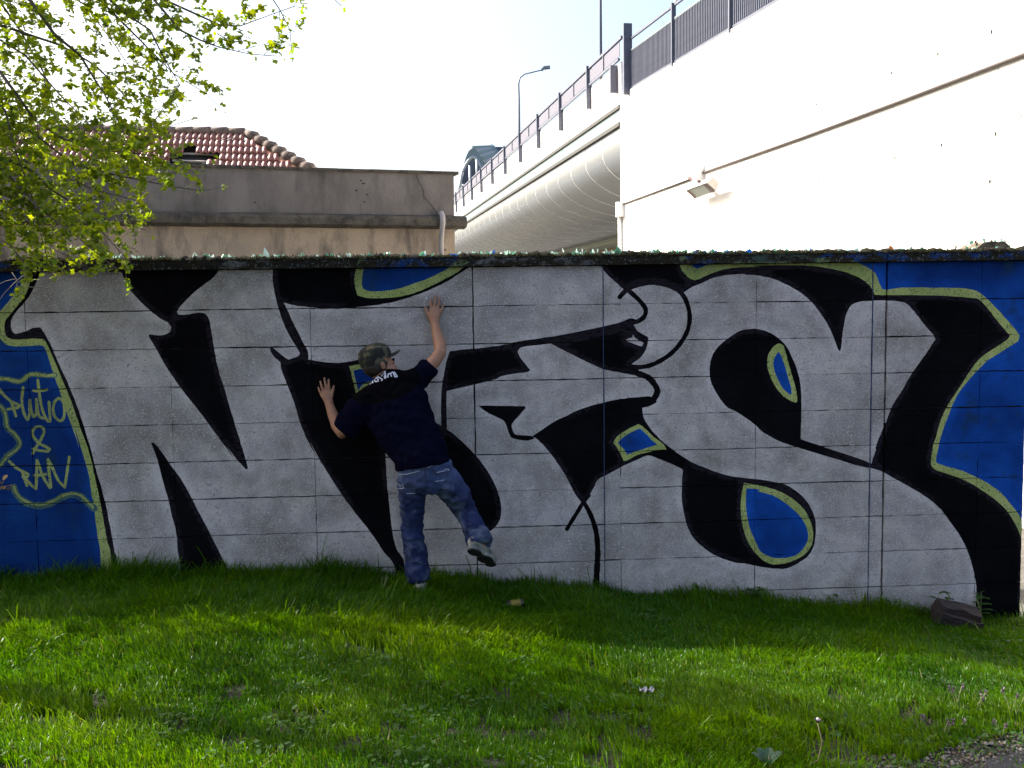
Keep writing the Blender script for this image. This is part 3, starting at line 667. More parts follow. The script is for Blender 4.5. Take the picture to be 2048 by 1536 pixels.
# panels: cast bays with thin joints
bays = [t_end]+[dtz(x, 300)[0] for x in (1374, 1510, 1718, 1993)]+[tt0]
for i in range(len(bays)-1):
    a, b = bays[i]-(.004 if i else 0), bays[i+1]+.004
    v = [dp(a, -1), dp(b, -1), dp(b, zt(b)), dp(a, zt(a))]; w = [p-DNn*.6 for p in v]
    add('concrete_bay', mesh('bay', v+w, [(0, 1, 2, 3), (7, 6, 5, 4), (0, 3, 7, 4), (1, 5, 6, 2), (3, 2, 6, 7), (0, 4, 5, 1)], M['white_conc']), ab)
mb = MB(); mb.box((dp(t_end-.1, 3, -5)), DD*.35, DNn*4.4, UP*4.2); mb.build('end_wall', M['white_conc'], ab)
mb = MB(); hl = [(1633, 209), (1702, 179), (1783, 146), (1876, 108), (1983, 64), (1637, 358), (1718, 343), (1790, 316), (1883, 290), (1991, 268), (1567, 376), (1572, 387), (1502, 64), (1450, 100), (1406, 309), (1912, 494), (1508, 263), (1512, 390), (1980, 363), (1408, 423), (1320, 346), (1300, 370), (1560, 235), (1284, 362)]
for x, y in hl:
    t, z = dtz(x, y, .0); r_ = .020 if x > 1620 else .012
    o = bpy.data.objects.new('form_tie_hole', None) if 0 else None
    v = [dp(t+r_*math.cos(k*.785), z+r_*math.sin(k*.785)*1.3, .003) for k in range(8)]+[dp(t+r_*math.cos(k*.785), z+r_*math.sin(k*.785)*1.3, -.05) for k in range(8)]
    add('tie_hole', mesh('tie_hole', v, [tuple(range(8))[::-1], tuple(range(8, 16))]+[(k, (k+1) % 8, 8+(k+1) % 8, 8+k) for k in range(8)], M['hole']), ab)
for cr in ([(1452, 286), (1455, 300), (1455, 320)], [(1510, 235), (1511, 250), (1508, 262)], [(1719, 345), (1720, 380)], [(2046, 228), (2036, 238), (2031, 250)]):
    pts = [dp(*dtz(x, y), .003) for x, y in cr]
    mb = MB()
    for a, b in zip(pts, pts[1:]): mb.bar(a, b, .008, .004, up=DNn)
    mb.build('crack', M['galv'], ab)
# conduit, boxes, floodlight
cdt = empty('cable_conduit', tuple(dp(0, 2)), label='grey cable conduit with junction boxes running along the white abutment', cat='pipe')
def dline(pts, o): return [dp(*dtz(x, y, o), o) for x, y in pts]
mb = MB(); mb.tube(dline([(1243, 409), (1382, 358)], .03), .022, 8); mb.build('lower_pipe', M['galv'], cdt, smooth=True)
mb = MB(); mb.tube(dline([(1402, 347), (1600, 277), (1800, 203), (2048, 109), (2120, 82)], .03), .024, 8); mb.build('upper_pipe', M['galv'], cdt, smooth=True)
for x, y, w, h in ((1397, 352, .11, .24), (1240, 419, .12, .19)):
    t, z = dtz(x, y, .09); mb = MB(); mb.box(dp(t, z, .09), DD*w, DNn*.09, UP*h); mb.build('junction_box', M['white_conc'], cdt)
mb = MB(); mb.tube([dp(*dtz(1240, 432, .06), .06), dp(dtz(1240, 432, .06)[0], 0, .06)], .055, 8); mb.build('drop_pipe', M['white_conc'], cdt, smooth=True)
fl = empty('floodlight', tuple(dp(*dtz(1405, 378, .35), .35)), label='boxy white floodlight tilted down on the white abutment wall', cat='floodlight')
# body as hexagonal prism along the image diagonal
A = [(1371, 381), (1414, 365), (1432, 382), (1389, 398)]       # lamp face corners
fo = [.46, .46, .24, .24]
fc = [dp(*dtz(x, y, o_), o_) for (x, y), o_ in zip(A, fo)]
bx = [(1377, 374), (1428, 354), (1444, 370), (1397, 391)]
ba = [fc[0]+UP*.09-DNn*.1, fc[1]+UP*.12-DNn*.12-DD*.05, fc[2]+UP*.10-DNn*.18-DD*.06, fc[3]+UP*.04-DNn*.16]
M['lamp_body'] = mat('lamp_casing', (0.40, 0.37, 0.33), 0.5); M['lamp_glass'] = mat('lamp_glass', (0.30, 0.34, 0.30), 0.15, spec=.8); M['bronze'] = mat('dark_bronze', (0.10, 0.05, 0.045), .5)
e1 = (fc[1]-fc[0]); e2 = (fc[3]-fc[0]); nl = e2.cross(e1).normalized()
if nl.z > 0: nl = -nl
up_ = -nl
mb = MB(); v = fc+[fc[0]+up_*.16+e2*.12, fc[1]+up_*.16+e2*.12, fc[2]+up_*.16-e2*.12, fc[3]+up_*.16-e2*.12]
mb.put(v, [(0, 3, 2, 1), (4, 5, 6, 7), (0, 1, 5, 4), (1, 2, 6, 5), (2, 3, 7, 6), (3, 0, 4, 7)]); mb.build('casing', M['lamp_body'], fl)
def inset(u0, u1, v0, v1, k): return [fc[0]+e1*u+e2*v_-up_*k for u, v_ in ((u0, v0), (u1, v0), (u1, v1), (u0, v1))]
mb = MB(); mb.put(inset(.04, .96, .05, .95, .004), [(0, 1, 2, 3)]); mb.build('face_frame', M['bronze'], fl)
mb = MB(); mb.put(inset(.18, .82, .08, .92, .008), [(0, 1, 2, 3)]); mb.build('lamp_lens', M['lamp_glass'], fl)
mb = MB(); c_ = (fc[0]+fc[1])/2+up_*.12; mb.bar(c_, dp(*dtz(1392, 362, .05), .02), .05, .05); mb.bar(dp(*dtz(1378, 355, .12), .12), dp(*dtz(1396, 364, .12), .12), .05, .05); mb.build('bracket', M['bronze'], fl)

# abutment railing
rl_ = empty('abutment_railing', tuple(dp(-1, z_a)), label='slate blue railing of upright bars on top of the white abutment', cat='railing')
zr = lambda t: zt(t)+.98
posts = [dtz(x, y)[0] for x, y in ((1345, 100), (1460, 40), (1640, 20))]
tp0 = dtz(1258, 120)[0]
mb = MB(); mb.bar(dp(tp0, zt(tp0)-.12, .04), dp(tp0, zt(tp0)+1.65, .04), .10, .22, up=DNn); mb.build('end_post', M['rail_dark'], rl_)
for t in posts:
    mb = MB(); mb.bar(dp(t, zt(t)-.05, -.02), dp(t, zr(t)+.34, -.02), .06, .10, up=DNn); mb.tube([dp(t, zr(t)+.28, -.02), dp(t-.03, zr(t)+.36, -.06), dp(t-.12, zr(t)+.34, -.06)], .03, 6); mb.build('post', M['rail_dark'], rl_)
tl = -13.2
mb = MB(); mb.bar(dp(tp0, zr(tp0)+.30, -.05), dp(tl, zr(tl)+.30, -.05), .05, .05); mb.build('handrail', M['rail_dark'], rl_)
mb = MB(); mb.bar(dp(tp0, zr(tp0), -.05), dp(tl, zr(tl), -.05), .05, .05); mb.build('top_rail', M['pale_band'], rl_)
mb = MB(); mb.bar(dp(tp0, zt(tp0)+.05, -.05), dp(tl, zt(tl)+.05, -.05), .05, .04); mb.build('bottom_rail', M['rail_dark'], rl_)
mb = MB(); mb.box(Vector((0, 0, .47)), DD*.012, DNn*.03, UP*.46); bar_me = mb.me('bar', M['rail_dark'])
t = tp0-.12; k = 0
while t > tl and k < 110:
    o = bpy.data.objects.new('bar', bar_me); link(o, rl_); o.location = dp(t, zt(t)+.05, -.05)-rl_.location; t -= .095; k += 1

# bridge
br = empty('road_bridge', tuple(dp(0, 7)), label='white road bridge with rounded steel girder running away behind the wall', cat='bridge')
LB = 62.0
def strip(name, prof, mt, t0=0.02, t1=LB, seg=1, smooth=False, par=None):
    v = []; f = []; k = len(prof)
    for i in range(seg+1):
        t = t0+(t1-t0)*i/seg
        for x, z in prof: v.append(dp(t, z, -x))
    for i in range(seg):
        for j in range(k-1): f.append((i*k+j, (i+1)*k+j, (i+1)*k+j+1, i*k+j+1))
    f.append(tuple(range(k))); f.append(tuple(range(seg*k, (seg+1)*k))[::-1])
    return add(name, mesh(name, v, f, mt, smooth), par or br)
ZP = dtz(1250, 116)[1]; ZB1 = dtz(1246, 209)[1]; ZB0 = dtz(1243, 245)[1]
strip('parapet_beam', [(.35, ZP), (0, ZP), (0, ZB1+.07), (.25, ZB1+.07), (.25, ZP-.2)], M['white_conc'], t0=-.1)
strip('drip_edge', [(.3, ZB1+.06), (-.03, ZB1+.06), (-.03, ZB1-.04), (.3, ZB1-.04)], M['edge_dk'])
seg = 9
for i in range(seg):
    a = .02+i*7; strip('fascia_panel', [(.3, ZB1-.045), (.02, ZB1-.045), (.02, ZB0+.04), (.3, ZB0+.04)], M['pale_band'], a, a+6.97)
strip('lower_edge', [(.3, ZB0+.035), (-.03, ZB0+.035), (-.03, ZB0-.06), (.3, ZB0-.06)], M['edge_dk'])
prof = [(.05, ZB0-.065), (.05, 6.35)]+[(.05+4.0*(1-math.cos(a))*.85, 6.1-1.35*math.sin(a)) for a in [i*math.pi/2/14 for i in range(1, 15)]]+[(4.0, 4.72), (5.2, 4.72), (5.2, 6.8)]
t = .02; k = 0
while t < LB and k < 31:
    v = []; f = []; n = len(prof)
    for q in (t, t+1.97):
        for x, z in prof: v.append(dp(q, z, -x))
    for j in range(n-1): f.append((j, n+j, n+j+1, j+1))
    me = mesh('girder_panel', v, f, M['white_steel'], True); o = add('girder_panel', me, br)
    # welded rib covering the seam
    v = []; f = []
    for q, lift in ((t+1.965, .0), (t+1.970, .008), (t+1.99, .008), (t+1.995, 0)):
        for j, (x, z) in enumerate(prof[1:-2]): 
            a_ = prof[j+2]; b2 = prof[j]; nx_, nz_ = (a_[1]-b2[1]), -(a_[0]-b2[0]); L_ = math.hypot(nx_, nz_) or 1
            v.append(dp(q, z+nz_/L_*lift, -(x+nx_/L_*lift)))
    n2 = len(prof[1:-2])
    for i in range(3):
        for j in range(n2-1): f.append((i*n2+j, (i+1)*n2+j, (i+1)*n2+j+1, i*n2+j+1))
    add('seam_rib', mesh('seam_rib', v, f, M['white_conc']), br)
    t += 2.0; k += 1
M['green_steel'] = mat('pale_green_steel', (0.30, 0.33, 0.27), .5); M['brown_beam'] = mat('brown_beam', (0.30, 0.20, 0.11), .8)
strip('soffit_edge', [(4.9, 4.9), (4.8, 4.9), (4.8, 4.5), (6.0, 4.5), (6.0, 4.9)], M['green_steel'])
strip('inner_beam', [(6.0, 5.3), (6.0, 4.4), (9.8, 4.4), (9.8, 5.3)], M['brown_beam'])
strip('deck', [(.3, 7.6), (.3, 7.2), (12, 7.2), (12, 7.6)], M['conc_dark'])
# bridge railing
brl = empty('bridge_railing', tuple(dp(0, 8.5)), label='railing with pale mesh panels and dark posts along the far bridge', cat='railing')
pt = [3.1+3.8*i for i in range(-1, 15)]
ZR = dtz(1250, 72)[1]
for i, t in enumerate(pt):
    if t > 0:
        mb = MB(); mb.bar(dp(t, ZP-.62, .06), dp(t, ZR+.06, .06), .09, .16, up=DNn); mb.build('post', M['rail_post'], brl)
    a, b = max(t, -.3), t+3.8
    mb = MB(); mb.bar(dp(a+.12, (ZP+ZR)/2+.02, .05), dp(b-.12, (ZP+ZR)/2+.02, .05), .012, ZR-ZP-.2); mb.build('mesh_panel', M['mesh_panel'], brl)
    mb = MB(); mb.bar(dp((a+b)/2, ZP+.1, .06), dp((a+b)/2, ZR, .06), .05, .05, up=DNn); mb.build('mid_post', M['rail_post'], brl)
mb = MB(); mb.bar(dp(-.4, ZR, .05), dp(60, ZR, .05), .07, .07); mb.build('top_rail', M['rail_post'], brl)
mb = MB(); mb.bar(dp(-.1, ZP+.06, .05), dp(60, ZP+.06, .05), .06, .06); mb.build('bottom_rail', M['rail_post'], brl)
mb = MB(); mb.bar(dp(.25, 7.45, .05), dp(.25, 8.15, .05), .12, .3, up=DNn); mb.build('expansion_plate', M['mesh_panel'], br)

# lamp posts on the bridge
M['pole'] = mat('lamp_pole_paint', (0.22, 0.24, 0.28), .5); M['pole_dk'] = mat('dark_pole_paint', (0.09, 0.10, 0.14), .5)
b_ = atY(1038, 268, 50); lp = empty('street_lamp', (b_.x, b_.y, 7), label='slender street lamp with curved arm and flat head, standing on the bridge', cat='street lamp')
mb = MB(); mb.tube([(b_.x, b_.y, 7.0), tuple(atY(1038, 200, 50)), tuple(atY(1037, 168, 50)), tuple(atY(1040, 155, 50)), tuple(atY(1050, 148, 50)), tuple(atY(1084, 140, 50))], [.07, .05, .045, .04, .035, .03], 8); mb.build('pole', M['pole'], lp, smooth=True)
mb = MB(); mb.bar(atY(1083, 141, 50), atY(1089, 134.5, 50), .2, .1); mb.bar(atY(1087, 136, 50), atY(1100, 134.5, 50), .3, .12); mb.build('lamp_head', M['pole'], lp)
b_ = atY(1202, 150, 38); lp = empty('lamp_pole', (b_.x, b_.y, 7), label='tall dark pole rising out of the top of the picture above the bridge', cat='pole')
mb = MB(); mb.tube([(b_.x, b_.y, 7), tuple(atY(1201, 0, 38)), tuple(atY(1200, -90, 38))], [.055, .05, .04], 8); mb.build('pole', M['pole_dk'], lp, smooth=True)

# steel arch far off
def arc_pts(s_, Y):
    return [atY(900+float(a.split(',')[0])/10.97, 280+float(a.split(',')[1])/10.97, Y) for a in s_.split()]
ar = empty('arch_bridge', tuple(atY(950, 420, 96)), label='pale green steel arch with hangers and cross ribs far behind the bridge', cat='bridge')
M['arch'] = mat('arch_steel', (0.22, 0.29, 0.30), .5, (.18, .24, .25), .8); M['arch_dk'] = mat('arch_dark', (0.045, 0.06, 0.10), .6, (.07, .09, .13), .5); M['arch_lt'] = mat('arch_light', (0.38, 0.41, 0.43), .5)
out = arc_pts("150,1250 200,950 240,720 300,545 350,370 410,240 500,165 560,185 620,270 720,420 800,600 870,800", 96)
inn = arc_pts("175,1250 225,950 270,700 340,540 420,430 500,375 570,400 630,490 690,600 740,720 800,860 830,980", 96)
n = len(out); dv = Vector((0, 1.5, 0)); v = out+inn+[p+dv for p in out]+[p+dv for p in inn]; f = []
for i in range(n-1): f += [(i, i+1, n+i+1, n+i), (2*n+i, 3*n+i, 3*n+i+1, 2*n+i+1), (i, 2*n+i, 2*n+i+1, i+1), (n+i, n+i+1, 3*n+i+1, 3*n+i)]
add('front_rib', mesh('front_rib', v, f, M['arch']), ar)
mb = MB(); mb.tube(inn, .14, 6); mb.build('rib_edge', M['arch_lt'], ar, smooth=True)
out2 = arc_pts("860,150 920,200 970,270 1020,360 1080,480 1150,620 1200,800", 104)
o1 = arc_pts("545,165 620,270 690,370 745,470 800,600 830,760 860,900", 98)
mb = MB(); mb.tube(out2, .45, 6); mb.build('rear_rib', M['arch'], ar, smooth=True)
for i in range(11):
    t = i/10*(len(o1)-1.001); k = int(t); fr = t-k
    a = o1[k].lerp(o1[k+1], fr); b = out2[k].lerp(out2[k+1], fr)
    mb = MB(); mb.bar(a, b, .5, .32); mb.build('cross_rib', M['arch_lt'] if i % 2 else M['arch'], ar)
bk = arc_pts("230,1250 260,900 340,560 420,450 500,390 580,430 700,640 840,1000 900,1250", 99); n = len(bk)
add('rear_wall', mesh('rear_wall', bk+[p+Vector((0, .4, 0)) for p in bk], [tuple(range(n)), tuple(range(n, 2*n))[::-1]]+[(i, n+i, n+(i+1) % n, (i+1) % n) for i in range(n)], M['arch_dk']), ar)
bk = arc_pts("540,150 1190,150 1190,700 870,1000 760,520", 107); n = len(bk)
add('roof_slab', mesh('roof_slab', bk+[p+Vector((0, .6, 0)) for p in bk], [tuple(range(n)), tuple(range(n, 2*n))[::-1]]+[(i, n+i, n+(i+1) % n, (i+1) % n) for i in range(n)], M['arch_dk']), ar)
for s_ in ("430,560 450,1250", "585,430 600,1100", "295,970 310,1300"):
    p = arc_pts(s_, 95.5); mb = MB(); mb.tube(p, .13, 6); mb.build('hanger', M['arch_lt'], ar, smooth=True)

# ------------------------------------------------------------------ the person leaning on the wall
M['skin'] = mat('skin', (0.36, 0.165, 0.095), 0.55, (0.31, 0.14, 0.08), 20, 0.001, 200)
M['shirt'] = mat('navy_cotton', (0.0018, 0.0019, 0.0085), 0.95, (0.003, 0.0032, 0.0125), 12, 0.001, 300, spec=0.03)
M['yoke'] = mat('black_cotton', (0.002, 0.002, 0.003), 0.95, spec=0.03)
M['print'] = mat('white_print', (0.48, 0.48, 0.56), 0.8)
M['jeans'] = mat('blue_denim', (0.024, 0.034, 0.105), 0.9, (0.042, 0.058, 0.15), 9, 0.002, 250, stain=(0.13, 0.16, 0.225), stain_scale=6, stain_lo=.50, stain_hi=.72, spec=.05, attr='tint')
M['stitch'] = mat('pale_stitching', (0.30, 0.32, 0.40), 0.8); M['stitch_dk'] = mat('dark_stitching', (0.02, 0.02, 0.03), 0.9)
M['camo'] = mat('camouflage_cloth', (0.014, 0.018, 0.009), 0.9, (0.085, 0.072, 0.038), 17, stain=(0.008, 0.007, 0.006), stain_scale=14, stain_lo=.52, stain_hi=.54, mixlo=.5, mixhi=.53, detail=1)
M['shoe_w'] = mat('white_shoe', (0.30, 0.27, 0.22), 0.6, (0.08, 0.08, 0.08), 14); M['sole'] = mat('black_rubber', (0.012, 0.012, 0.014), 0.7)
M['hair'] = mat('dark_hair', (0.02, 0.012, 0.008), 0.6)
PX = 1/305.0
pe = empty('person', tuple(Q(848, 1165, .4)), label='person in navy t-shirt, camouflage cap and jeans leaning on the wall, one foot kicked up', cat='person')
FW = -WN                                     # towards the wall
def L3(pts): return [(Q(x, y, d), a, b) for x, y, d, a, b in pts]
body = MB()
# torso, neck
side = (Q(845, 765, .3)-Q(722, 798, .3)).normalized()
body.loft(L3([(850, 958, .46, .12, .09), (846, 938, .46, .14, .10), (833, 895, .42, .14, .10), (812, 850, .37, .155, .11), (795, 812, .33, .175, .11), (784, 784, .3, .15, .085), (783, 768, .28, .09, .065), (781, 750, .26, .056, .056), (777, 735, .24, .053, .056)]), side)
body.loft(L3([(795, 780, .3, .07, .07), (825, 768, .29, .062, .06), (850, 744, .26, .05, .05), (872, 718, .225, .043, .043), (880, 706, .21, .041, .041), (880, 690, .17, .043, .042), (874, 668, .11, .036, .034), (870, 650, .065, .029, .024), (869, 640, .045, .031, .020), (869, 626, .034, .040, .016), (871, 616, .027, .036, .013)]), WU)
body.loft(L3([(770, 790, .3, .07, .07), (738, 802, .3, .064, .06), (712, 836, .29, .052, .05), (692, 862, .265, .045, .045), (686, 866, .24, .042, .042), (675, 852, .18, .042, .040), (666, 830, .11, .036, .034), (659, 810, .06, .029, .024), (657, 801, .042, .032, .020), (653, 790, .034, .040, .016), (651, 783, .027, .037, .013)]), WU)
def finger(base, tip, r0=.0092, r1=.0075, d0=.026, d1=.013, bend=.008):
    a = Q(base[0], base[1], d0); b = Q(tip[0], tip[1], d1); m1 = a.lerp(b, .42)+WN*bend; m2 = a.lerp(b, .74)+WN*bend*.5
    body.loft([(a, r0*1.1, r0), (a.lerp(m1, .5)+WN*bend*.3, r0, r0), (m1, r0*.98, r0*.95), (m2, r0*.9, r0*.85), (a.lerp(b, .93), r1, r1), (b, r1*.55, r1*.5)], WU, n=12)
finger((862, 623), (861, 597)); finger((868.5, 620), (871, 589)); finger((875, 621), (880, 594)); finger((880.5, 627), (888, 606), .0082, .006)
finger((861, 640), (849, 612), .0115, .008, .036, .014)
finger((659, 786), (657, 757)); finger((653.5, 784), (648.5, 754)); finger((648, 786), (640, 761)); finger((643, 791), (636, 773), .0082, .006)
finger((662, 799), (668, 770), .0115, .008, .036, .014)
# legs inside the jeans down to the ankles
body.loft(L3([(828, 950, .455, .07, .08), (824, 975, .445, .062, .075), (825, 1005, .43, .056, .065), (824, 1050, .405, .046, .052), (828, 1090, .42, .046, .052), (833, 1125, .44, .038, .042), (837, 1150, .45, .034, .038), (840, 1166, .455, .034, .04)]), WU)
body.loft(L3([(874, 948, .455, .07, .08), (896, 970, .43, .064, .075), (913, 992, .40, .056, .062), (929, 1018, .355, .05, .054), (941, 1040, .42, .046, .05), (951, 1062, .52, .042, .045), (958, 1078, .60, .036, .038), (961, 1092, .64, .034, .034)]), WU)
# head in profile, looking along the wall to the right and slightly up
HC = Q(756, 725, .25)
hx = (WU*.80+FW*.42+UP*.26).normalized(); hz = (UP*.93-WU*.22); hz = (hz-hx*hz.dot(hx)).normalized(); hy = hz.cross(hx)
def hp(x, y, z): return HC+hx*x+hy*y+hz*z
def hell(c, a, b, e): body.ell(hp(*c), (hx*a, hy*b, hz*e), 18)
hell((-.008, 0, .02), .098, .076, .095); hell((.028, 0, -.035), .070, .060, .075); hell((.052, 0, -.085), .036, .034, .026)
hell((.062, 0, -.02), .036, .05, .05); hell((.098, 0, -.035), .017, .012, .014); hell((.090, 0, -.018), .012, .008, .022); hell((.088, 0, -.062), .012, .022, .006); hell((.087, 0, -.073), .011, .019, .006)
hell((.083, 0, .012), .014, .045, .009)
for sg in (-1, 1):
    hell((-.005, sg*.076, -.022), .018, .009, .030); hell((-.010, sg*.084, -.012), .014, .006, .014)
    hell((.075, sg*.032, -.012), .014, .013, .010); hell((.05, sg*.048, -.045), .02, .014, .02)
body.loft([(Q(779, 758, .27), .056, .056), (hp(-.02, 0, -.06), .054, .056), (hp(-.01, 0, -.02), .05, .05)], WU)
bo = fuse('body', body, .0042, M['skin'], pe, 3)
mb = MB()
for sg in (-1, 1): mb.ell(hp(.086, sg*.031, -.010), (hx*.006, hy*.010, hz*.006), 10)
mb.build('eyes', M['hair'], pe, smooth=True, kind=None)
mb = MB(); mb.ell(hp(-.022, 0, -.012), (hx*.092, hy*.080, hz*.078), 20)
for sg in (-1, 1): mb.ell(hp(.012, sg*.066, -.01), (hx*.014, hy*.014, hz*.035), 10)
fuse('hair', mb, .007, M['hair'], pe, 3, .006, 60)
# cap: crown, band and a curved brim
cp = MB(); v = []; f = []; n = 28
for j, (z, r_) in enumerate(((.012, 1.0), (.035, 1.02), (.06, .99), (.085, .90), (.104, .72), (.117, .45), (.122, .12))):
    for k in range(n):
        a = 2*math.pi*k/n; v.append(hp(-.008+.112*r_*math.cos(a), .089*r_*math.sin(a), z+.008+(-.018 if j == 0 else 0)*(math.cos(a)*-1 > 0)))
for j in range(6):
    for k in range(n): f.append((j*n+k, j*n+(k+1) % n, (j+1)*n+(k+1) % n, (j+1)*n+k))
f.append(tuple(range(6*n, 7*n)))
capo = add('cap', mesh('cap', v, f, M['camo'], True), pe)
v = []; f = []; nb = 14
for t_ in (0, 1):
    for i in range(nb+1):
        a = -1.15+2.3*i/nb
        for q, ext in ((0, 0), (1, .5), (2, 1)):
            x = -.008+.106*math.cos(a)+ext*.078*max(0, math.cos(a*.8)); y = .085*math.sin(a)
            v.append(hp(x, y, .022+.010*ext-(y/.085)**2*.022*ext-t_*.004))
w_ = (nb+1)*3
for i in range(nb):
    for q in range(2):
        a = i*3+q; f.append((a, a+3, a+4, a+1)); f.append((w_+a+1, w_+a+4, w_+a+3, w_+a))
for i in range(nb): a = i*3+2; f.append((a, a+3, w_+a+3, w_+a))
bo2 = bpy.data.objects.new('brim', mesh('brim', v, f, M['camo'], True)); link(bo2, capo); bo2.matrix_parent_inverse = Matrix.Identity(4)
# T-shirt
sh = MB()
sh.loft(L3([(845, 932, .475, .176, .145), (842, 916, .47, .178, .145), (834, 893, .44, .175, .138), (814, 862, .40, .196, .138), (797, 828, .355, .212, .140), (788, 795, .33, .205, .122), (784, 776, .31, .19, .105), (785, 762, .295, .135, .092), (785, 752, .285, .085, .085), (784, 745, .275, .068, .07)]), side)
sh.loft(L3([(792, 780, .31, .09, .09), (817, 766, .30, .088, .085), (838, 754, .28, .078, .077), (852, 742, .262, .070, .068), (860, 732, .25, .066, .064)]), (WU*.6+UP*.8))
sh.loft(L3([(778, 796, .32, .10, .09), (742, 800, .32, .098, .095), (720, 822, .315, .102, .095), (703, 846, .30, .100, .09), (692, 860, .285, .090, .082)]), (WU*.85-UP*.5))
shirt = fuse('shirt', sh, .0085, [M['shirt'], M['yoke']], pe, 5, .018, 8)
# jeans
je = MB()
je.loft(L3([(850, 922, .47, .166, .130), (850, 938, .465, .170, .135), (850, 960, .46, .165, .135), (848, 978, .45, .12, .11)]), side)
je.loft(L3([(826, 945, .455, .095, .12), (824, 975, .445, .088, .105), (825, 1005, .43, .078, .088), (824, 1050, .405, .066, .074), (828, 1090, .42, .068, .074), (833, 1125, .44, .072, .078), (836, 1150, .45, .076, .082), (838, 1162, .455, .074, .08)]), WU)
je.loft(L3([(874, 945, .455, .10, .12), (898, 970, .43, .094, .108), (914, 992, .40, .083, .09), (929, 1018, .35, .073, .078), (941, 1040, .42, .068, .072), (951, 1062, .52, .072, .074), (958, 1078, .60, .080, .078), (962, 1090, .64, .080, .076)]), (WU*.85+UP*.4))
jeans = fuse('jeans', je, .0085, M['jeans'], pe, 4, .020, 11)
at = jeans.data.color_attributes.new('tint', 'FLOAT_COLOR', 'POINT'); cl = []
for v_ in jeans.data.vertices:      # washed-out seat and thighs, darker lower legs
    x, y = proj(v_.co); t_ = max(0, min(1, (1010-y)/60)); k = .58+.75*t_+.22*noise.noise(v_.co*9); cl += [k*(1+.25*t_), k*(1+.18*t_), k*(1-.12*t_), 1]
at.data.foreach_set('color', np.array(cl, dtype=np.float32))
# yoke and prints follow the cloth
cen_y = Q(770, 775, .2)
for p in shirt.data.polygons:
    x, y = proj(p.center)
    if (x-772)**2/70**2+((y-770)+.25*(x-772))**2/34**2 < 1 and p.normal.dot(WN) > -.2 and y < 812-.28*(x-740): p.material_index = 1
def bvh(o): return BVHTree.FromPolygons([v.co for v in o.data.vertices], [tuple(p.vertices) for p in o.data.polygons])
def printed(name, tree, strokes, w, mt, off=.003):
    m_ = MB()
    for st_ in strokes:
        P_ = []
        for a, b in zip(st_, st_[1:]):
            k = max(1, int(math.hypot(b[0]-a[0], b[1]-a[1])/1.5))
            P_ += [(a[0]+(b[0]-a[0])*i/k, a[1]+(b[1]-a[1])*i/k) for i in range(k)]
        P_.append(st_[-1]); H = []
        for i, (x, y) in enumerate(P_):
            a = P_[max(0, i-1)]; b = P_[min(len(P_)-1, i+1)]; dx, dy = b[0]-a[0], b[1]-a[1]; L_ = math.hypot(dx, dy) or 1
            nx_, ny_ = -dy/L_*w/2, dx/L_*w/2; row = []
            for sg in (-1, 1):
                r_ = ray(x+sg*nx_, y+sg*ny_); h = tree.ray_cast(CAMP, r_)
                row.append(None if h[0] is None else h[0]-r_*off)
            H.append(row)
        for a, b in zip(H, H[1:]):
            if None in a or None in b: continue
            if (a[0]-b[0]).length > .05: continue
            m_.put([a[0], a[1], b[1], b[0]], [(0, 1, 2, 3)])
    return m_.build(name, mt, pe)
def K(s): return [(720+float(a.split(',')[0])/22.76, 735+float(a.split(',')[1])/22.76) for a in s.split()]
bs = bvh(shirt)
letters = ["290,660 330,740", "340,650 370,730", "370,590 420,680 480,760", "300,640 380,600", "460,500 445,570 520,680 590,690 570,590 490,490 460,500", "610,430 650,540 700,650", "700,650 850,600", "740,350 790,450 830,590", "690,500 790,470", "930,300 860,360 830,430 930,490 1020,530 1010,570 955,590",
           "920,245 1040,190 1170,180", "1130,210 1040,300 970,400", "1160,240 1140,340 1110,420 1140,500 1180,430 1160,340", "1270,460 1270,370 1290,290 1370,270 1400,330 1440,420", "1400,280 1440,230 1510,210", "1510,210 1550,330 1590,430 1700,410 1640,330 1570,220 1510,210", "1550,320 1640,300"]
for s_ in letters: printed('letter_stroke', bs, [K(s_)], 2.5, M['print'])
bj = bvh(jeans)
def K2(s): return [(680+float(a.split(',')[0])/4.517, 860+float(a.split(',')[1])/4.517) for a in s.split()]
for s_ in ("520,480 545,510 565,490 575,525 520,530 500,510", "870,385 940,370 960,350 985,355 975,370", "735,300 745,340", "860,465 950,450", "600,575 680,570", "480,405 600,400 720,370", "790,340 900,290 960,230"): printed('pocket_stitching', bj, [K2(s_)], 1.5, M['stitch'])
for s_ in ("820,330 870,400 1000,370 1020,320", "500,460 560,500 660,470", "500,545 640,540 750,520", "760,290 770,400 775,500", "980,590 1080,600 1160,560"): printed('pocket_seam', bj, [K2(s_)], 1.2, M['stitch_dk'])
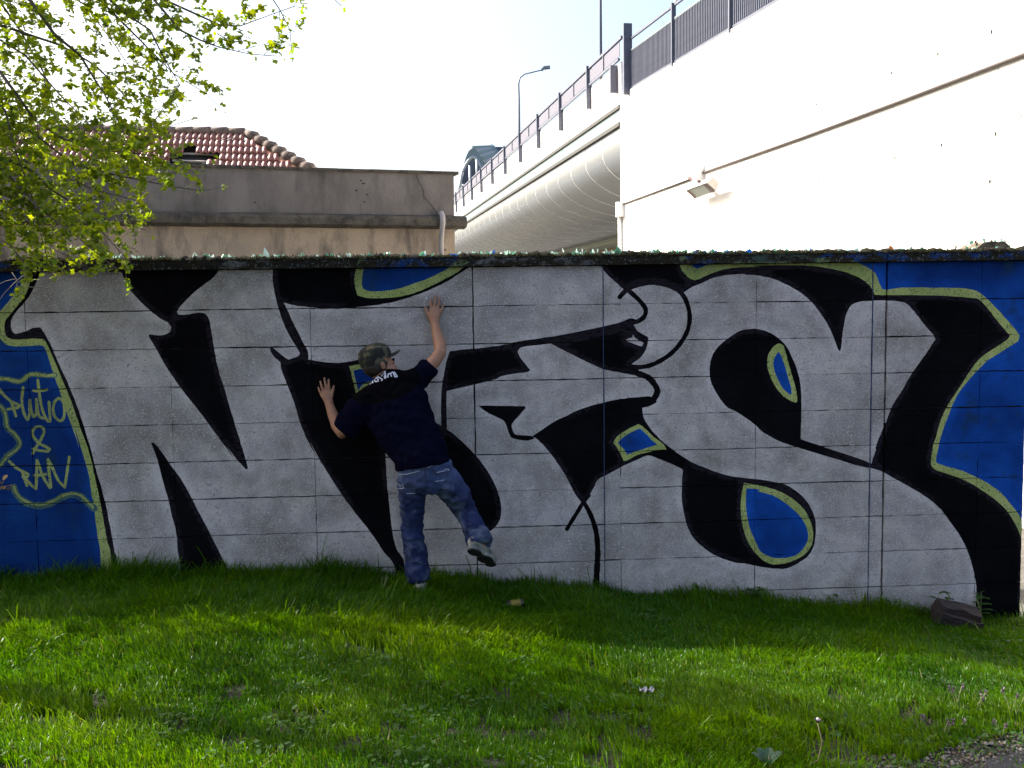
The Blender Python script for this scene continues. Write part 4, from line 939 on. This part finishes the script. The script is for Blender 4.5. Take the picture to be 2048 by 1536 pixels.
# shoes
def shoe(C, X_, Z_):
    X_ = X_.normalized(); Z_ = (Z_-X_*Z_.dot(X_)).normalized(); Y_ = Z_.cross(X_)
    def q(x, y, z): return C+X_*x+Y_*y+Z_*z
    s_ = MB(); s_.loft([(q(-.135, 0, .045), .030, .030), (q(-.11, 0, .05), .038, .045), (q(-.05, 0, .05), .040, .048), (q(0, 0, .045), .042, .04), (q(.06, 0, .034), .048, .03), (q(.11, 0, .028), .044, .026), (q(.145, 0, .024), .028, .018)], Y_)
    s_.loft([(q(-.08, 0, .05), .036, .042), (q(-.08, 0, .10), .036, .044)], Y_)
    u = fuse('shoe', s_, .006, M['shoe_w'], pe, 4)
    v = []; f = []; n = 26
    for z in (-.006, .02):
        for k in range(n):
            a = 2*math.pi*k/n; x = .15*math.cos(a); y = (.048 if x > 0 else .038)*math.sin(a)*(1-.22*math.exp(-((x+.02)/.04)**2)); v.append(q(x, y, z))
    f = [tuple(range(n))[::-1], tuple(range(n, 2*n))]+[(k, (k+1) % n, n+(k+1) % n, n+k) for k in range(n)]
    so = bpy.data.objects.new('midsole', mesh('midsole', v, f, M['shoe_w'], False)); link(so, u); so.matrix_parent_inverse = Matrix.Identity(4)
    for cx, rx, ry, cy in ((-.088, .056, .040, 0), (.035, .062, .047, -.004), (.115, .036, .036, .006)):
        v = []; n = 16
        for z in (-.014, -.005):
            for k in range(n): a = 2*math.pi*k/n; v.append(q(cx+rx*math.cos(a), cy+ry*math.sin(a), z))
        p_ = bpy.data.objects.new('tread_pad', mesh('tread_pad', v, [tuple(range(n))[::-1], tuple(range(n, 2*n))]+[(k, (k+1) % n, n+(k+1) % n, n+k) for k in range(n)], M['sole'])); link(p_, u)
    return u
c_ = Q(964, 1112, .62); shoe(c_, Q(991, 1133, .50)-Q(938, 1096, .70), (FW*.75+UP*.55+WU*.25))
g_ = Q(845, 1172, .42); shoe(Vector((g_.x, g_.y, g_.z-.055)), FW*.95+WU*.15, UP)

# ------------------------------------------------------------------ grass
def ground_px(px, py):
    d = ray(px, py); t = 3.0
    for _ in range(60):
        p = CAMP+d*t; e = p.z-float(gz(p.x, p.y)); t += e/max(.05, -d.z)*.6
    return CAMP+d*t
def vnoise(x, y, s, seed=0):
    r_ = np.random.RandomState(seed); G = r_.rand(64, 64)
    u, v_ = (x*s) % 64, (y*s) % 64; i, j = u.astype(int), v_.astype(int); fu, fv = u-i, v_-j
    fu = fu*fu*(3-2*fu); fv = fv*fv*(3-2*fv); i1, j1 = (i+1) % 64, (j+1) % 64; i %= 64; j %= 64
    return (G[i, j]*(1-fu)+G[i1, j]*fu)*(1-fv)+(G[i, j1]*(1-fu)+G[i1, j1]*fu)*fv
pth = [ground_px(x, y) for x, y in ((1700, 1575), (1790, 1535), (1880, 1505), (1960, 1485), (2060, 1462))]
tarm = [ground_px(x, y) for x, y in ((1880, 1610), (1935, 1548), (1985, 1518), (2060, 1500))]
def path_y(x, P_):
    return np.interp(x, [p.x for p in P_], [p.y for p in P_], left=-9)
N = 560000
gx = nrs.uniform(-4.6, 4.9, N); t = nrs.rand(N); ymax = 6.88+.069*gx-.01; gy = 3.55+(ymax-3.55)*t**.9
keep = np.abs(gx) < .56*gy+.35
py_ = path_y(gx, pth)
dd_ = gy-py_; keep &= (dd_ > 0) | (nrs.rand(N) < .10*np.exp(dd_*4))
n1 = vnoise(gx, gy, 2.3, 1); n2 = vnoise(gx+9, gy, 6.5, 2); n3 = vnoise(gx, gy+5, 1.1, 3); n4 = vnoise(gx, gy, 14, 5)
wd = np.clip(ymax-gy, 0, 9)
bare = (n2*.6+n1*.25+n4*.35) - .12*np.clip(gy-4.4, 0, 2.5)
keep &= nrs.rand(N) < np.clip(1.25-np.clip((bare-.62)*7, 0, 1.2), .10, 1)
gx, gy, n1, n2, n3, n4, wd, ymax = (a[keep] for a in (gx, gy, n1, n2, n3, n4, wd, ymax)); n = len(gx)
h = (.030+.055*n1+.030*n3)*(.75+.5*n2)*nrs.uniform(.55, 1.25, n)
h *= np.interp(gy, [3.6, 5.0, 6.2], [.85, 1.0, 1.15])
h *= 1+.9*np.exp(-wd/.12)*(nrs.rand(n) < .5)
fd = np.hypot(gx-g_.x, gy-g_.y+.05); h *= 1+.5*np.exp(-(fd/.22)**2)
h *= np.where(gx < -.5, 1.0+.35*np.clip((-gx-.5)/2, 0, 1), 1.0)
tall = nrs.rand(n) < .012; h[tall] *= 1.7
w = nrs.uniform(.0018, .0036, n)*np.interp(gy, [3.6, 6.8], [.95, 1.35])
az = nrs.uniform(0, 2*np.pi, n); lean = nrs.uniform(.05, .75, n)*h; laz = nrs.uniform(0, 2*np.pi, n)*.6 + n3*5
bz = gz(gx, gy)-.004
cx, cy = np.cos(az)*w, np.sin(az)*w; lx, ly = np.cos(laz)*lean, np.sin(laz)*lean
V = np.empty((n, 7, 3))
for k, (tt, ws) in enumerate(((0, 1), (.45, .85), (.8, .5))):
    ox, oy, oz = lx*tt**2, ly*tt**2, h*tt*(1-.12*tt)
    V[:, 2*k] = np.stack([gx-cx*ws+ox, gy-cy*ws+oy, bz+oz], 1); V[:, 2*k+1] = np.stack([gx+cx*ws+ox, gy+cy*ws+oy, bz+oz], 1)
V[:, 6] = np.stack([gx+lx, gy+ly, bz+h*.88-lean*.2], 1)
me = bpy.data.meshes.new('grass'); me.vertices.add(n*7); me.vertices.foreach_set('co', V.ravel())
base = (np.arange(n)*7)[:, None]
loops = (base+np.array([0, 1, 3, 2, 2, 3, 5, 4, 4, 5, 6])).ravel()
me.loops.add(len(loops)); me.loops.foreach_set('vertex_index', loops.astype(np.int32))
ls = (np.arange(n)*11)[:, None]+np.array([0, 4, 8]); me.polygons.add(n*3); me.polygons.foreach_set('loop_start', ls.ravel().astype(np.int32))
me.update(calc_edges=True)
dry = (nrs.rand(n) < .035+.08*(n4 > .75)).astype(float)
c0 = np.array([.75, 1.0, .8]); c1 = np.array([1.75, 1.35, .7]); mixv = np.clip(n1*.7+nrs.rand(n)*.5-.1, 0, 1)[:, None]
C = c0*(1-mixv)+c1*mixv; n5 = vnoise(gx+3, gy+7, 1.7, 9); C *= (nrs.uniform(.7, 1.3, n)*(.72+.56*n5))[:, None]; C[:, 0] *= (.8+.5*n5); C = np.where(dry[:, None] > 0, np.array([3.2, 1.3, 14.0])*nrs.uniform(.5, 1, n)[:, None], C)  # broad patches put the lawn's lit and dark dapples into the blade tint
col = np.ones((n, 7, 4)); col[:, :, :3] = C[:, None, :]
at = me.color_attributes.new('tint', 'FLOAT_COLOR', 'POINT'); at.data.foreach_set('color', col.ravel())
M['grass'] = mat('grass_blades', (0.040, 0.118, 0.0018), 0.36, transl=.48, attr='tint', spec=.25)
me.materials.append(M['grass']); add('grass', me, kind='stuff')

# broad-leaved weeds
M['weed'] = mat('weed_leaf', (0.024, 0.075, 0.006), .7, (.036, .095, .008), 20, transl=.35)
M['stalk'] = mat('stalk', (0.20, 0.22, 0.08), .7); M['purple'] = mat('purple_flower', (0.13, 0.07, 0.13), .7); M['straw'] = mat('dry_straw', (0.17, 0.13, 0.07), .8)
M['plantain'] = mat('plantain_leaf', (0.022, 0.065, 0.03), .6, (.035, .085, .04), 10, transl=.25)
def leaf(m_, base, dr, L_, w_, up=.4, k=0):
    dr = dr.normalized(); sd_ = dr.cross(UP); sd_ = sd_.normalized() if sd_.length > .01 else Vector((1, 0, 0))
    pts = []
    for t_, ww in ((0, .12), (.3, .8), (.6, 1), (.85, .6)):
        c = base+dr*(L_*t_)+UP*(L_*up*(t_-t_*t_*.9)); pts += [c-sd_*w_*ww/2+UP*w_*.12, c, c+sd_*w_*ww/2+UP*w_*.12]
    pts.append(base+dr*L_+UP*L_*up*.1)
    f = []
    for i in range(3): f += [(3*i, 3*i+1, 3*i+4, 3*i+3), (3*i+1, 3*i+2, 3*i+5, 3*i+4)]
    f += [(9, 10, 12), (10, 11, 12)]
    m_.put(pts, f, k)
def weed(px, py, h, label, nl=9, ls=.035, flower=False, d=None, mt='weed', cat='weed'):
    g = ground_px(px, py) if d is None else None
    if g is None: s_, _ = wsz(px, py, d); q = wp(s_, 0, d); g = Vector((q.x, q.y, float(gz(q.x, q.y))))
    e = empty('weed', tuple(g), label=label, cat=cat); e['group'] = 'small weeds in the grass' if cat == 'weed' else 'dead-nettles beside the path'
    e.name = 'weed' if cat == 'weed' else 'flowering_nettle'
    st_ = MB(); lf = MB(); fl_ = MB()
    tops = []
    for q in range(3 if h > .1 else 2):
        a = rng.uniform(0, 6.3); t0 = g+Vector((rng.uniform(-.02, .02), rng.uniform(-.02, .02), 0)); t1 = t0+Vector((math.cos(a)*h*.3, math.sin(a)*h*.3, h*rng.uniform(.75, 1)))
        st_.tube([t0, t0.lerp(t1, .5)+UP*h*.06, t1], [.003, .0025, .002], 5); tops.append(t1)
        for i in range(nl):
            t_ = (i+1)/nl; b = t0.lerp(t1, t_); a2 = rng.uniform(0, 6.3); leaf(lf, b, Vector((math.cos(a2), math.sin(a2), .15)), ls*rng.uniform(.6, 1.1), ls*.55, .3)
        if flower:
            fl_ = MB()
            for i in range(14):
                a2 = rng.uniform(0, 6.3); leaf(fl_, t1-UP*rng.uniform(0, .03), Vector((math.cos(a2), math.sin(a2), .9)), .014, .008, .2)
            fl_.build('flower_head', M['purple'], e)
    st_.build('stem', M['stalk'], e); lf.build('leaves', M[mt], e)
weed(1513, 1172, .16, 'leafy weed against the foot of the wall below the blue drop', d=.05, ls=.065, nl=12)
weed(1660, 1182, .14, 'small round-leaved weed at the wall foot right of the blue drop', d=.05, ls=.05, nl=5)
weed(1875, 1222, .30, 'thin tall weed at the wall foot behind the brown rubble', d=.06, nl=5, ls=.07)
weed(1965, 1265, .24, 'broad pointed weed at the right end of the wall beside the rubble', d=.08, nl=6, ls=.09)
weed(1780, 1212, .15, 'wiry weed at the wall foot under the wide joint', d=.05, nl=6, ls=.05)
weed(1115, 1190, .10, 'low weed tuft in the shade left of the black stroke', nl=7)
weed(765, 1195, .16, 'upright weed left of the standing shoe', nl=8, ls=.03)
for (x, y, h_, lb) in ((1912, 1420, .13, 'purple-topped nettle standing tallest at the left of the right-hand patch'), (1955, 1425, .12, 'purple-topped nettle in the middle of the row above the gravel'), (2025, 1440, .15, 'purple-topped nettle nearest the right picture edge'),
                       (1845, 1455, .07, 'low pink-purple nettle at the left rim of the gravel'), (1885, 1470, .08, 'low pink-purple nettle in the grass tuft over the gravel'), (2000, 1475, .10, 'nettle with purple heads right above the dark asphalt'), (1930, 1462, .08, 'short nettle between the grass tuft and the asphalt corner')):
    weed(x, y, h_, lb, nl=6, ls=.024, flower=True, cat='flowering nettle')
g = ground_px(1535, 1535); e = empty('plantain', tuple(g), label='bluish green broad plantain leaves at the bottom edge of the picture', cat='plant')
for i, a in enumerate((.3, 1.2, 2.0, 3.0, 4.4)):
    m_ = MB(); leaf(m_, g, Vector((math.cos(a), math.sin(a), .8)), .085, .042, .5); m_.build('leaf', M['plantain'], e)
g = ground_px(1600, 1540); e = empty('dandelion', tuple(g), label='faded dandelion on a long bent pale stalk near the bottom right', cat='flower')
a_, b_, c_, d_ = g, g+Vector((.09, .02, .035)), g+Vector((.125, .03, .13)), None
tip = hit(1635, 1446, Vector((0, g.y+.05, 0)), Vector((0, 1, 0)))
mb = MB(); mb.tube([g, g.lerp(tip, .35)+Vector((.05, 0, -.03)), g.lerp(tip, .65)+Vector((.045, 0, -.01)), tip], [.0035, .003, .0026, .0022], 6); mb.build('stem', M['straw'], e, smooth=True)
mb = MB()
for i in range(16):
    a = i*2.4; leaf(mb, tip, Vector((math.cos(a), math.sin(a), 1.1)), .022, .007, .1)
mb.build('flower_head', M['purple'], e); mb = MB(); mb.ell(tip+UP*.018, (Vector((.006, 0, 0)), Vector((0, .006, 0)), UP*.006), 8); mb.build('seed_tuft', mat('seed_white', (.75, .72, .6), .8), e)

# low round-leaved cover between the blades
mb = MB()
for i in range(130):
    cx_, cy_ = nrs.uniform(-3.6, 3.6), nrs.uniform(3.7, 6.6); rr_ = nrs.uniform(.03, .12)
    for k in range(int(rr_*420)):
        x, y = cx_+nrs.normal(0, rr_), cy_+nrs.normal(0, rr_*.7)
        if y > 6.8+.069*x: continue
        a_ = nrs.uniform(0, 6.3); g2 = Vector((x, y, float(gz(x, y))+nrs.uniform(.015, .05))); L_ = nrs.uniform(.008, .019)
        d1 = Vector((math.cos(a_), math.sin(a_), nrs.uniform(0, .5))); d2 = Vector((-math.sin(a_), math.cos(a_), nrs.uniform(-.1, .3)))
        mb.put([g2-d1*L_, g2-d2*L_*.7, g2+d1*L_, g2+d2*L_*.7], [(0, 1, 2, 3)])
mb.build('ground_cover', M['weed'], None, kind='stuff')
# litter and rubble
M['paper'] = mat('white_paper', (0.22, 0.22, 0.25), .7)
g = ground_px(1294, 1404); v = []; f = []
for j in range(3):
    for i in range(7): v.append((g.x-.035+.012*i, g.y+.018*j, g.z+.055+.012*math.sin(i*2.3+j)+(.012 if j == 2 else 0)-.004*j))
for j in range(2):
    for i in range(6): f.append((j*7+i, j*7+i+1, (j+1)*7+i+1, (j+1)*7+i))
lit = add('paper_scrap', mesh('paper_scrap', v, f, M['paper'])); setp(lit, 'small crumpled white paper scrap lying in the open grass', 'litter')
g = ground_px(1025, 1222); can = empty('bottle', tuple(g+UP*.03), label='dark bottle with a yellow label lying in the shaded grass', cat='bottle')
ax = Vector((.985, .1, .12)); g = g+UP*.045
mb = MB(); mb.tube([g-ax*.07, g-ax*.066, g-ax*.04, g-ax*.032, g+ax*.07, g+ax*.075], [.010, .012, .012, .026, .026, .02], 14); mb.build('glass_body', M['glass_brown'] if 0 else mat('dark_glass', (.02, .015, .01), .1), can, smooth=False)
mb = MB(); mb.tube([g-ax*.012, g+ax*.055], [.0268, .0268], 14, cap=False); mb.build('paper_label', mat('yellow_label', (.22, .17, .01), .6, (.06, .05, .01), 30), can, smooth=True)
g = ground_px(1905, 1262); rb = empty('rubble', tuple(g), label='dark reddish broken brick slab lying in the grass near the right end of the wall', cat='rubble')
M['brickr'] = mat('old_brick', (0.030, 0.014, 0.012), .9, (0.014, 0.009, 0.008), 8, .01, 30)
def rough_box(name, c, X_, Y_, Z_, par, mt, j=.012, s=3):
    m_ = bmesh.new(); bmesh.ops.create_cube(m_, size=2); bmesh.ops.subdivide_edges(m_, edges=m_.edges[:], cuts=s, use_grid_fill=True)
    for v_ in m_.verts:
        p = c+X_*v_.co.x+Y_*v_.co.y+Z_*v_.co.z; nn = Vector((noise.noise(p*14), noise.noise(p*14+Vector((7, 0, 0))), noise.noise(p*14+Vector((0, 9, 0)))))
        v_.co = p+nn*j*2
    me_ = bpy.data.meshes.new(name); m_.to_mesh(me_); m_.free(); me_.materials.append(mt); return add(name, me_, par)
rx = Vector((.96, .05, -.26)).normalized(); ry = Vector((.1, .98, .1)).normalized(); rz = rx.cross(ry).normalized()
rough_box('brick_slab', g+rz*.07+UP*.01, rx*.155, ry*.10, rz*.055, rb, M['brickr'])
rough_box('brick_slab', g+rz*.155+ry*.03, rx*.15, ry*.085, rz*.022, rb, M['brickr'])
rough_box('brick_piece', g+rz*.14-rx*.13, rx*.03, ry*.05, rz*.035, rb, M['brickr'])

# gravelly path corner
M['asphalt'] = mat('asphalt', (0.018, 0.018, 0.021), .9, (.028, .028, .03), 20, .01, 120, speck=[(150, .66, (.12, .12, .12))])
P2 = [Vector((p.x, p.y, float(gz(p.x, p.y))+.006)) for p in tarm]; v = []; f = []
Pq = []
for a, b in zip(P2, P2[1:]): Pq += [a.lerp(b, i/6)+Vector((0, .012*math.sin(i*2+a.x*9), 0)) for i in range(6)]
Pq.append(P2[-1]); Pq.append(Vector((6, P2[-1].y+.05, 0))); Pq.append(Vector((9, P2[-1].y+.05, 0)))
for p in Pq:
    for k in range(14):
        y = p.y-k*.12; v.append((p.x, y, float(gz(p.x, y))+.006))
for i in range(len(Pq)-1):
    for k in range(13): f.append((i*14+k, i*14+k+1, (i+1)*14+k+1, (i+1)*14+k))
add('path', mesh('path', v, f, M['asphalt'], True), kind='structure')
M['peb'] = [mat('pebble_%s' % k, c, .85) for k, c in (('pale', (.17, .155, .135)), ('grey', (.08, .075, .07)), ('rust', (.10, .065, .045)))]
mb = MB()
for i in range(2600):
    x = nrs.uniform(1.0, 3.4); yb = float(path_y(np.array([x]), pth)[0])
    y = yb+nrs.normal(-.03, .13); 
    if i % 5 == 0: y = yb-nrs.uniform(0, .6)
    r_ = nrs.uniform(.003, .011)*(1 if i % 9 else 1.5); p = Vector((x, y, float(gz(x, y))+r_*.4+.003)); a = nrs.uniform(0, 3)
    q = [Vector((math.cos(a+k*1.57)*r_*nrs.uniform(.7, 1.2), math.sin(a+k*1.57)*r_*nrs.uniform(.7, 1.2), nrs.uniform(-.2, .2)*r_)) for k in range(4)]
    mb.put([p+c for c in q]+[p+UP*r_*.7, p-UP*r_*.6], [(0, 1, 4), (1, 2, 4), (2, 3, 4), (3, 0, 4), (1, 0, 5), (2, 1, 5), (3, 2, 5), (0, 3, 5)], int(nrs.randint(3)))
mb.build('gravel', M['peb'], None, kind='stuff')
mb = MB()
for i in range(260):        # dead stalks and clods between the blades
    x = nrs.uniform(-3.5, 3.5); y = nrs.uniform(3.7, 6.0); z = float(gz(x, y))+nrs.uniform(.005, .03); a = nrs.uniform(0, 6.3); L_ = nrs.uniform(.03, .12)
    p = Vector((x, y, z)); q = p+Vector((math.cos(a), math.sin(a), nrs.uniform(-.1, .3)))*L_; s_ = Vector((-math.sin(a), math.cos(a), 0))*.0014
    mb.put([p-s_, p+s_, q+s_*.4, q-s_*.4], [(0, 1, 2, 3)])
mb.build('dead_stalks', M['straw'], None, kind='stuff')

# ------------------------------------------------------------------ tree: trunk stands left of the picture, branches reach in
tr = empty('maple_tree', (-4.9, 5.3, 0.1), label='young leafy maple reaching its fresh green branches in from the left edge', cat='tree')
M['bark'] = mat('bark', (0.075, 0.058, 0.042), .9, (.12, .10, .075), 30, .004, 80)
M['leaf'] = mat('maple_leaves', (0.13, 0.19, 0.024), .5, transl=.58, attr='tint', spec=.35)
TP = Vector((-4.9, 5.3, .1))
mb = MB(); mb.tube([TP, TP+Vector((.05, .05, 1)), TP+Vector((.0, .1, 2.2)), TP+Vector((.2, .2, 3.6)), TP+Vector((.5, .3, 5.2)), TP+Vector((.7, .3, 6.8))], [.14, .12, .10, .08, .05, .02], 10); mb.build('trunk', M['bark'], tr, smooth=True)
BR = [
 ([(-500, 60), (-220, 200), (0, 311), (61, 340), (98, 376), (137, 401), (166, 425), (205, 465), (262, 527)], 5.7, .016),
 ([(-500, -300), (-200, -150), (60, 0), (110, 70), (160, 110), (190, 160), (210, 190), (250, 270), (290, 330), (330, 345)], 5.6, .015),
 ([(-100, -420), (150, -150), (300, -10), (360, 60), (400, 80), (440, 95), (500, 108), (548, 112)], 5.4, .012),
 ([(0, -400), (200, -120), (330, 0), (440, 50), (480, 52), (540, 30), (590, 12)], 5.9, .012),
 ([(-450, -100), (-200, 0), (0, 50), (120, 90), (190, 130), (230, 170), (270, 215), (310, 262), (395, 235)], 6.0, .013),
 ([(-450, 30), (-100, 90), (0, 144), (34, 190), (70, 240), (120, 275), (200, 300), (320, 312), (400, 330), (436, 326)], 5.5, .013),
 ([(-400, 180), (-100, 230), (60, 262), (150, 330), (240, 352), (330, 370), (400, 382), (445, 375)], 5.9, .012),
 ([(-300, 250), (0, 330), (80, 420), (150, 470), (210, 520), (230, 535)], 5.4, .012),
 ([(-300, 330), (0, 400), (60, 440), (110, 500), (170, 530)], 5.9, .010),
 ([(-300, 400), (-50, 450), (20, 490), (60, 540), (130, 548)], 5.6, .009),
 ([(-300, -220), (-60, -80), (40, 60), (90, 150), (110, 230), (170, 290), (220, 330)], 6.2, .012),
 ([(-200, -330), (100, -120), (200, 0), (260, 60), (310, 110), (350, 150), (410, 185), (440, 215)], 5.8, .012),
 ([(-400, -30), (-100, 20), (50, 110), (120, 190), (180, 250), (230, 300)], 5.3, .011),
 ([(-300, 120), (-60, 190), (60, 300), (120, 350), (190, 380), (270, 400), (300, 425)], 6.2, .010),
 ([(100, -380), (380, -160), (520, -40), (560, 20), (580, 60), (585, 125)], 5.6, .009),
 ([(100, -380), (420, -200), (600, -60), (660, -10), (683, 12)], 5.9, .008),
 ([(-100, -300), (160, -60), (240, 20), (300, 60), (330, 120), (360, 170), (330, 210), (305, 250)], 5.5, .010),
 ([(-400, 300), (-60, 360), (30, 400), (100, 430), (180, 440), (260, 450), (290, 460)], 5.7, .010),
 ([(-300, 90), (-100, 120), (10, 220), (30, 300), (60, 380), (80, 460), (95, 520)], 5.5, .010),
 ([(-350, -260), (-120, -160), (60, -60), (170, 10), (230, 90), (270, 150), (300, 190)], 6.1, .011),
]
LP = []   # leaf: position, size, upness
sky_ok = lambda x, y: True
brs = []
def keep_leaf(x, y):
    if x > 690: return 0
    if y > 575: return 0
    lim = float(np.interp(y, [0, 60, 120, 135, 190, 260, 300, 340, 380, 400, 440, 500, 540, 575], [640, 600, 560, 480, 470, 440, 380, 450, 450, 330, 300, 290, 230, 150]))
    if x > lim: return 0 if y > 140 else .05
    core = float(np.interp(y, [0, 60, 120, 200, 260, 330, 380, 440, 500, 560], [420, 420, 360, 300, 250, 330, 290, 280, 220, 100]))
    if y < 235: core *= .8
    return (1 if y > 250 else .62) if x < core else max(.22, 1-(x-core)/(lim-core+1)*.95)
for pts, Yd, r0 in BR:
    wp_ = [atY(x, y, Yd+(.0 if i > 1 else 0)+.12*math.sin(i*1.3+Yd*7)) for i, (x, y) in enumerate(pts)]
    a0 = TP+Vector((.1, .12, max(1.5, min(6.2, wp_[0].z-.5)))); a0.x += .1*(a0.z-1); 
    P_ = [a0]+wp_; n = len(P_)
    m_ = MB(); m_.tube(P_, [max(.0022, r0*1.1*(1-i/(n-.3))**1.25) for i in range(n)], 6); m_.build('branch', M['bark'], tr, smooth=True)
    tw = MB(); side_ = 1
    for i in range(1, n-1):
        a, b = P_[i], P_[i+1]; L_ = (b-a).length; k = max(1, int(L_/.036)); d = (b-a).normalized()
        for j in range(k):
            p = a.lerp(b, (j+rng.random())/k); side_ = -side_
            up2 = d.cross(Vector((0, 1, 0))).normalized(); dr = (d*rng.uniform(.5, 1.1)+up2*side_*rng.uniform(.25, .9)+Vector((0, rng.uniform(-.7, .7), -.12))).normalized()
            tl_ = rng.uniform(.08, .34)*(1 if i > 2 else 1.2)
            q = p+dr*tl_*.5+UP*.01; e_ = p+dr*tl_+UP*rng.uniform(-.04, .03)
            x, y = proj(e_)
            if rng.random() > keep_leaf(x, y)+.02: continue
            tw.tube([p, q, e_], [.0018, .0014, .0009], 4, cap=False)
            for z in range(int(tl_/.014)+3):
                t_ = rng.uniform(.15, 1.05); c = (p.lerp(q, t_*2) if t_ < .5 else q.lerp(e_, t_*2-1))+Vector((rng.gauss(0, .012), rng.gauss(0, .012), rng.gauss(0, .012)))
                LP.append((c, rng.uniform(.011, .026)))
        if i > 3:
            for z in range(3): LP.append((b+Vector((rng.gauss(0, .02), rng.gauss(0, .02), rng.gauss(0, .02))), rng.uniform(.012, .022)))
    if tw.v: tw.build('twigs', M['bark'], tr, kind='stuff')
# tendrils in front of the wall
for s_ in ([(-20, 625), (10, 585), (30, 565), (45, 552), (62, 546)], [(-10, 572), (12, 562), (30, 558), (40, 566)], [(8, 625), (28, 590), (36, 562), (24, 545)], [(34, 562), (60, 574), (95, 576), (118, 558), (128, 536)], [(100, 545), (135, 553), (180, 552), (205, 545)]):
    m_ = MB(); m_.tube([atY(x, y, 5.8) for x, y in s_], .0022, 5); m_.build('twig', mat('pale_twig', (.2, .17, .14), .8) if 'pt' not in M else M['pt'], tr, smooth=True)
# unseen crown clumps outside the frame, placed to throw dappled shade on the lawn
off = []
for i in range(18):
    c = Vector((rng.uniform(-9.5, -5.2), rng.uniform(5.6, 8.0), rng.uniform(2.8, 5.4))) if i < 12 else Vector((rng.uniform(-5, -3.6), rng.uniform(5.0, 7.0), rng.uniform(4.6, 6.2))); r_ = rng.uniform(.45, .9)
    x, y = proj(c)
    for k in range(430):
        q = Vector((rng.gauss(0, 1), rng.gauss(0, 1), rng.gauss(0, .7)))*r_*.55; p = c+q
        x, y = proj(p)
        if x > -40 and y > -60: continue
        off.append((p, rng.uniform(.03, .05)))
def leafmesh(lst, name):
    n = len(lst); P = np.array([l[0] for l in lst]); s = np.array([l[1] for l in lst])
    nrm = nrs.normal(0, 1, (n, 3)); nrm[:, 2] = np.abs(nrm[:, 2])+.5; nrm /= np.linalg.norm(nrm, axis=1)[:, None]
    u = np.cross(nrm, nrs.normal(0, 1, (n, 3))); u /= np.linalg.norm(u, axis=1)[:, None]; v_ = np.cross(nrm, u)
    out = [(0, -.95), (.42, -.45), (1.0, -.25), (.52, .18), (.62, .85), (.0, .62), (0, 1.35), (0, .62), (-.62, .85), (-.52, .18), (-1.0, -.25), (-.42, -.45)]
    out = [(0, -.8), (.75, -.35), (.38, .1), (.62, .75), (0, 1.2), (-.62, .75), (-.38, .1), (-.75, -.35)]
    K_ = len(out); V = np.empty((n, K_, 3))
    for k, (a, b) in enumerate(out): V[:, k] = P+(u*a+v_*b+nrm*(abs(a)*.35-abs(b)*.1))*s[:, None]
    me = bpy.data.meshes.new(name); me.vertices.add(n*K_); me.vertices.foreach_set('co', V.ravel())
    fi = [(0, 1, 2, 6, 7), (2, 3, 4, 5, 6)]; loops = ((np.arange(n)*K_)[:, None]+np.array([i for q in fi for i in q])).ravel()
    me.loops.add(len(loops)); me.loops.foreach_set('vertex_index', loops.astype(np.int32)); me.polygons.add(n*2)
    me.polygons.foreach_set('loop_start', ((np.arange(n)*10)[:, None]+np.array([0, 5])).ravel().astype(np.int32)); me.update(calc_edges=True)
    c = np.ones((n, K_, 4)); t = nrs.rand(n)[:, None]; cc = np.array([.8, .95, .8])*(1-t)+np.array([1.5, 1.25, 1.0])*t; c[:, :, :3] = cc[:, None]
    at = me.color_attributes.new('tint', 'FLOAT_COLOR', 'POINT'); at.data.foreach_set('color', c.ravel()); me.materials.append(M['leaf']); return me
add('foliage', leafmesh(LP, 'foliage'), tr, kind='stuff'); add('unseen_foliage', leafmesh(off, 'unseen_foliage'), tr, kind='stuff')
print('LEAVES', len(LP), len(off), 'BLADES', len(h))
# dry curled leaf caught at the left edge
c = atY(6, 972, 6.3); m_ = MB()
for i in range(9): leaf(m_, c+Vector((rng.gauss(0, .012), rng.gauss(0, .01), rng.gauss(0, .015))), Vector((rng.gauss(0, 1), rng.gauss(0, 1), rng.gauss(0, 1))), .05, .035, .2)
dl = m_.build('dried_leaves', mat('dead_leaf', (.22, .11, .035), .7, (.4, .24, .08), 40), tr)
m_ = MB(); m_.tube([c, c+Vector((-.25, -.1, .6)), Vector((-4.7, 5.4, 2.0))], .003, 5); m_.build('twig', M['bark'], tr)
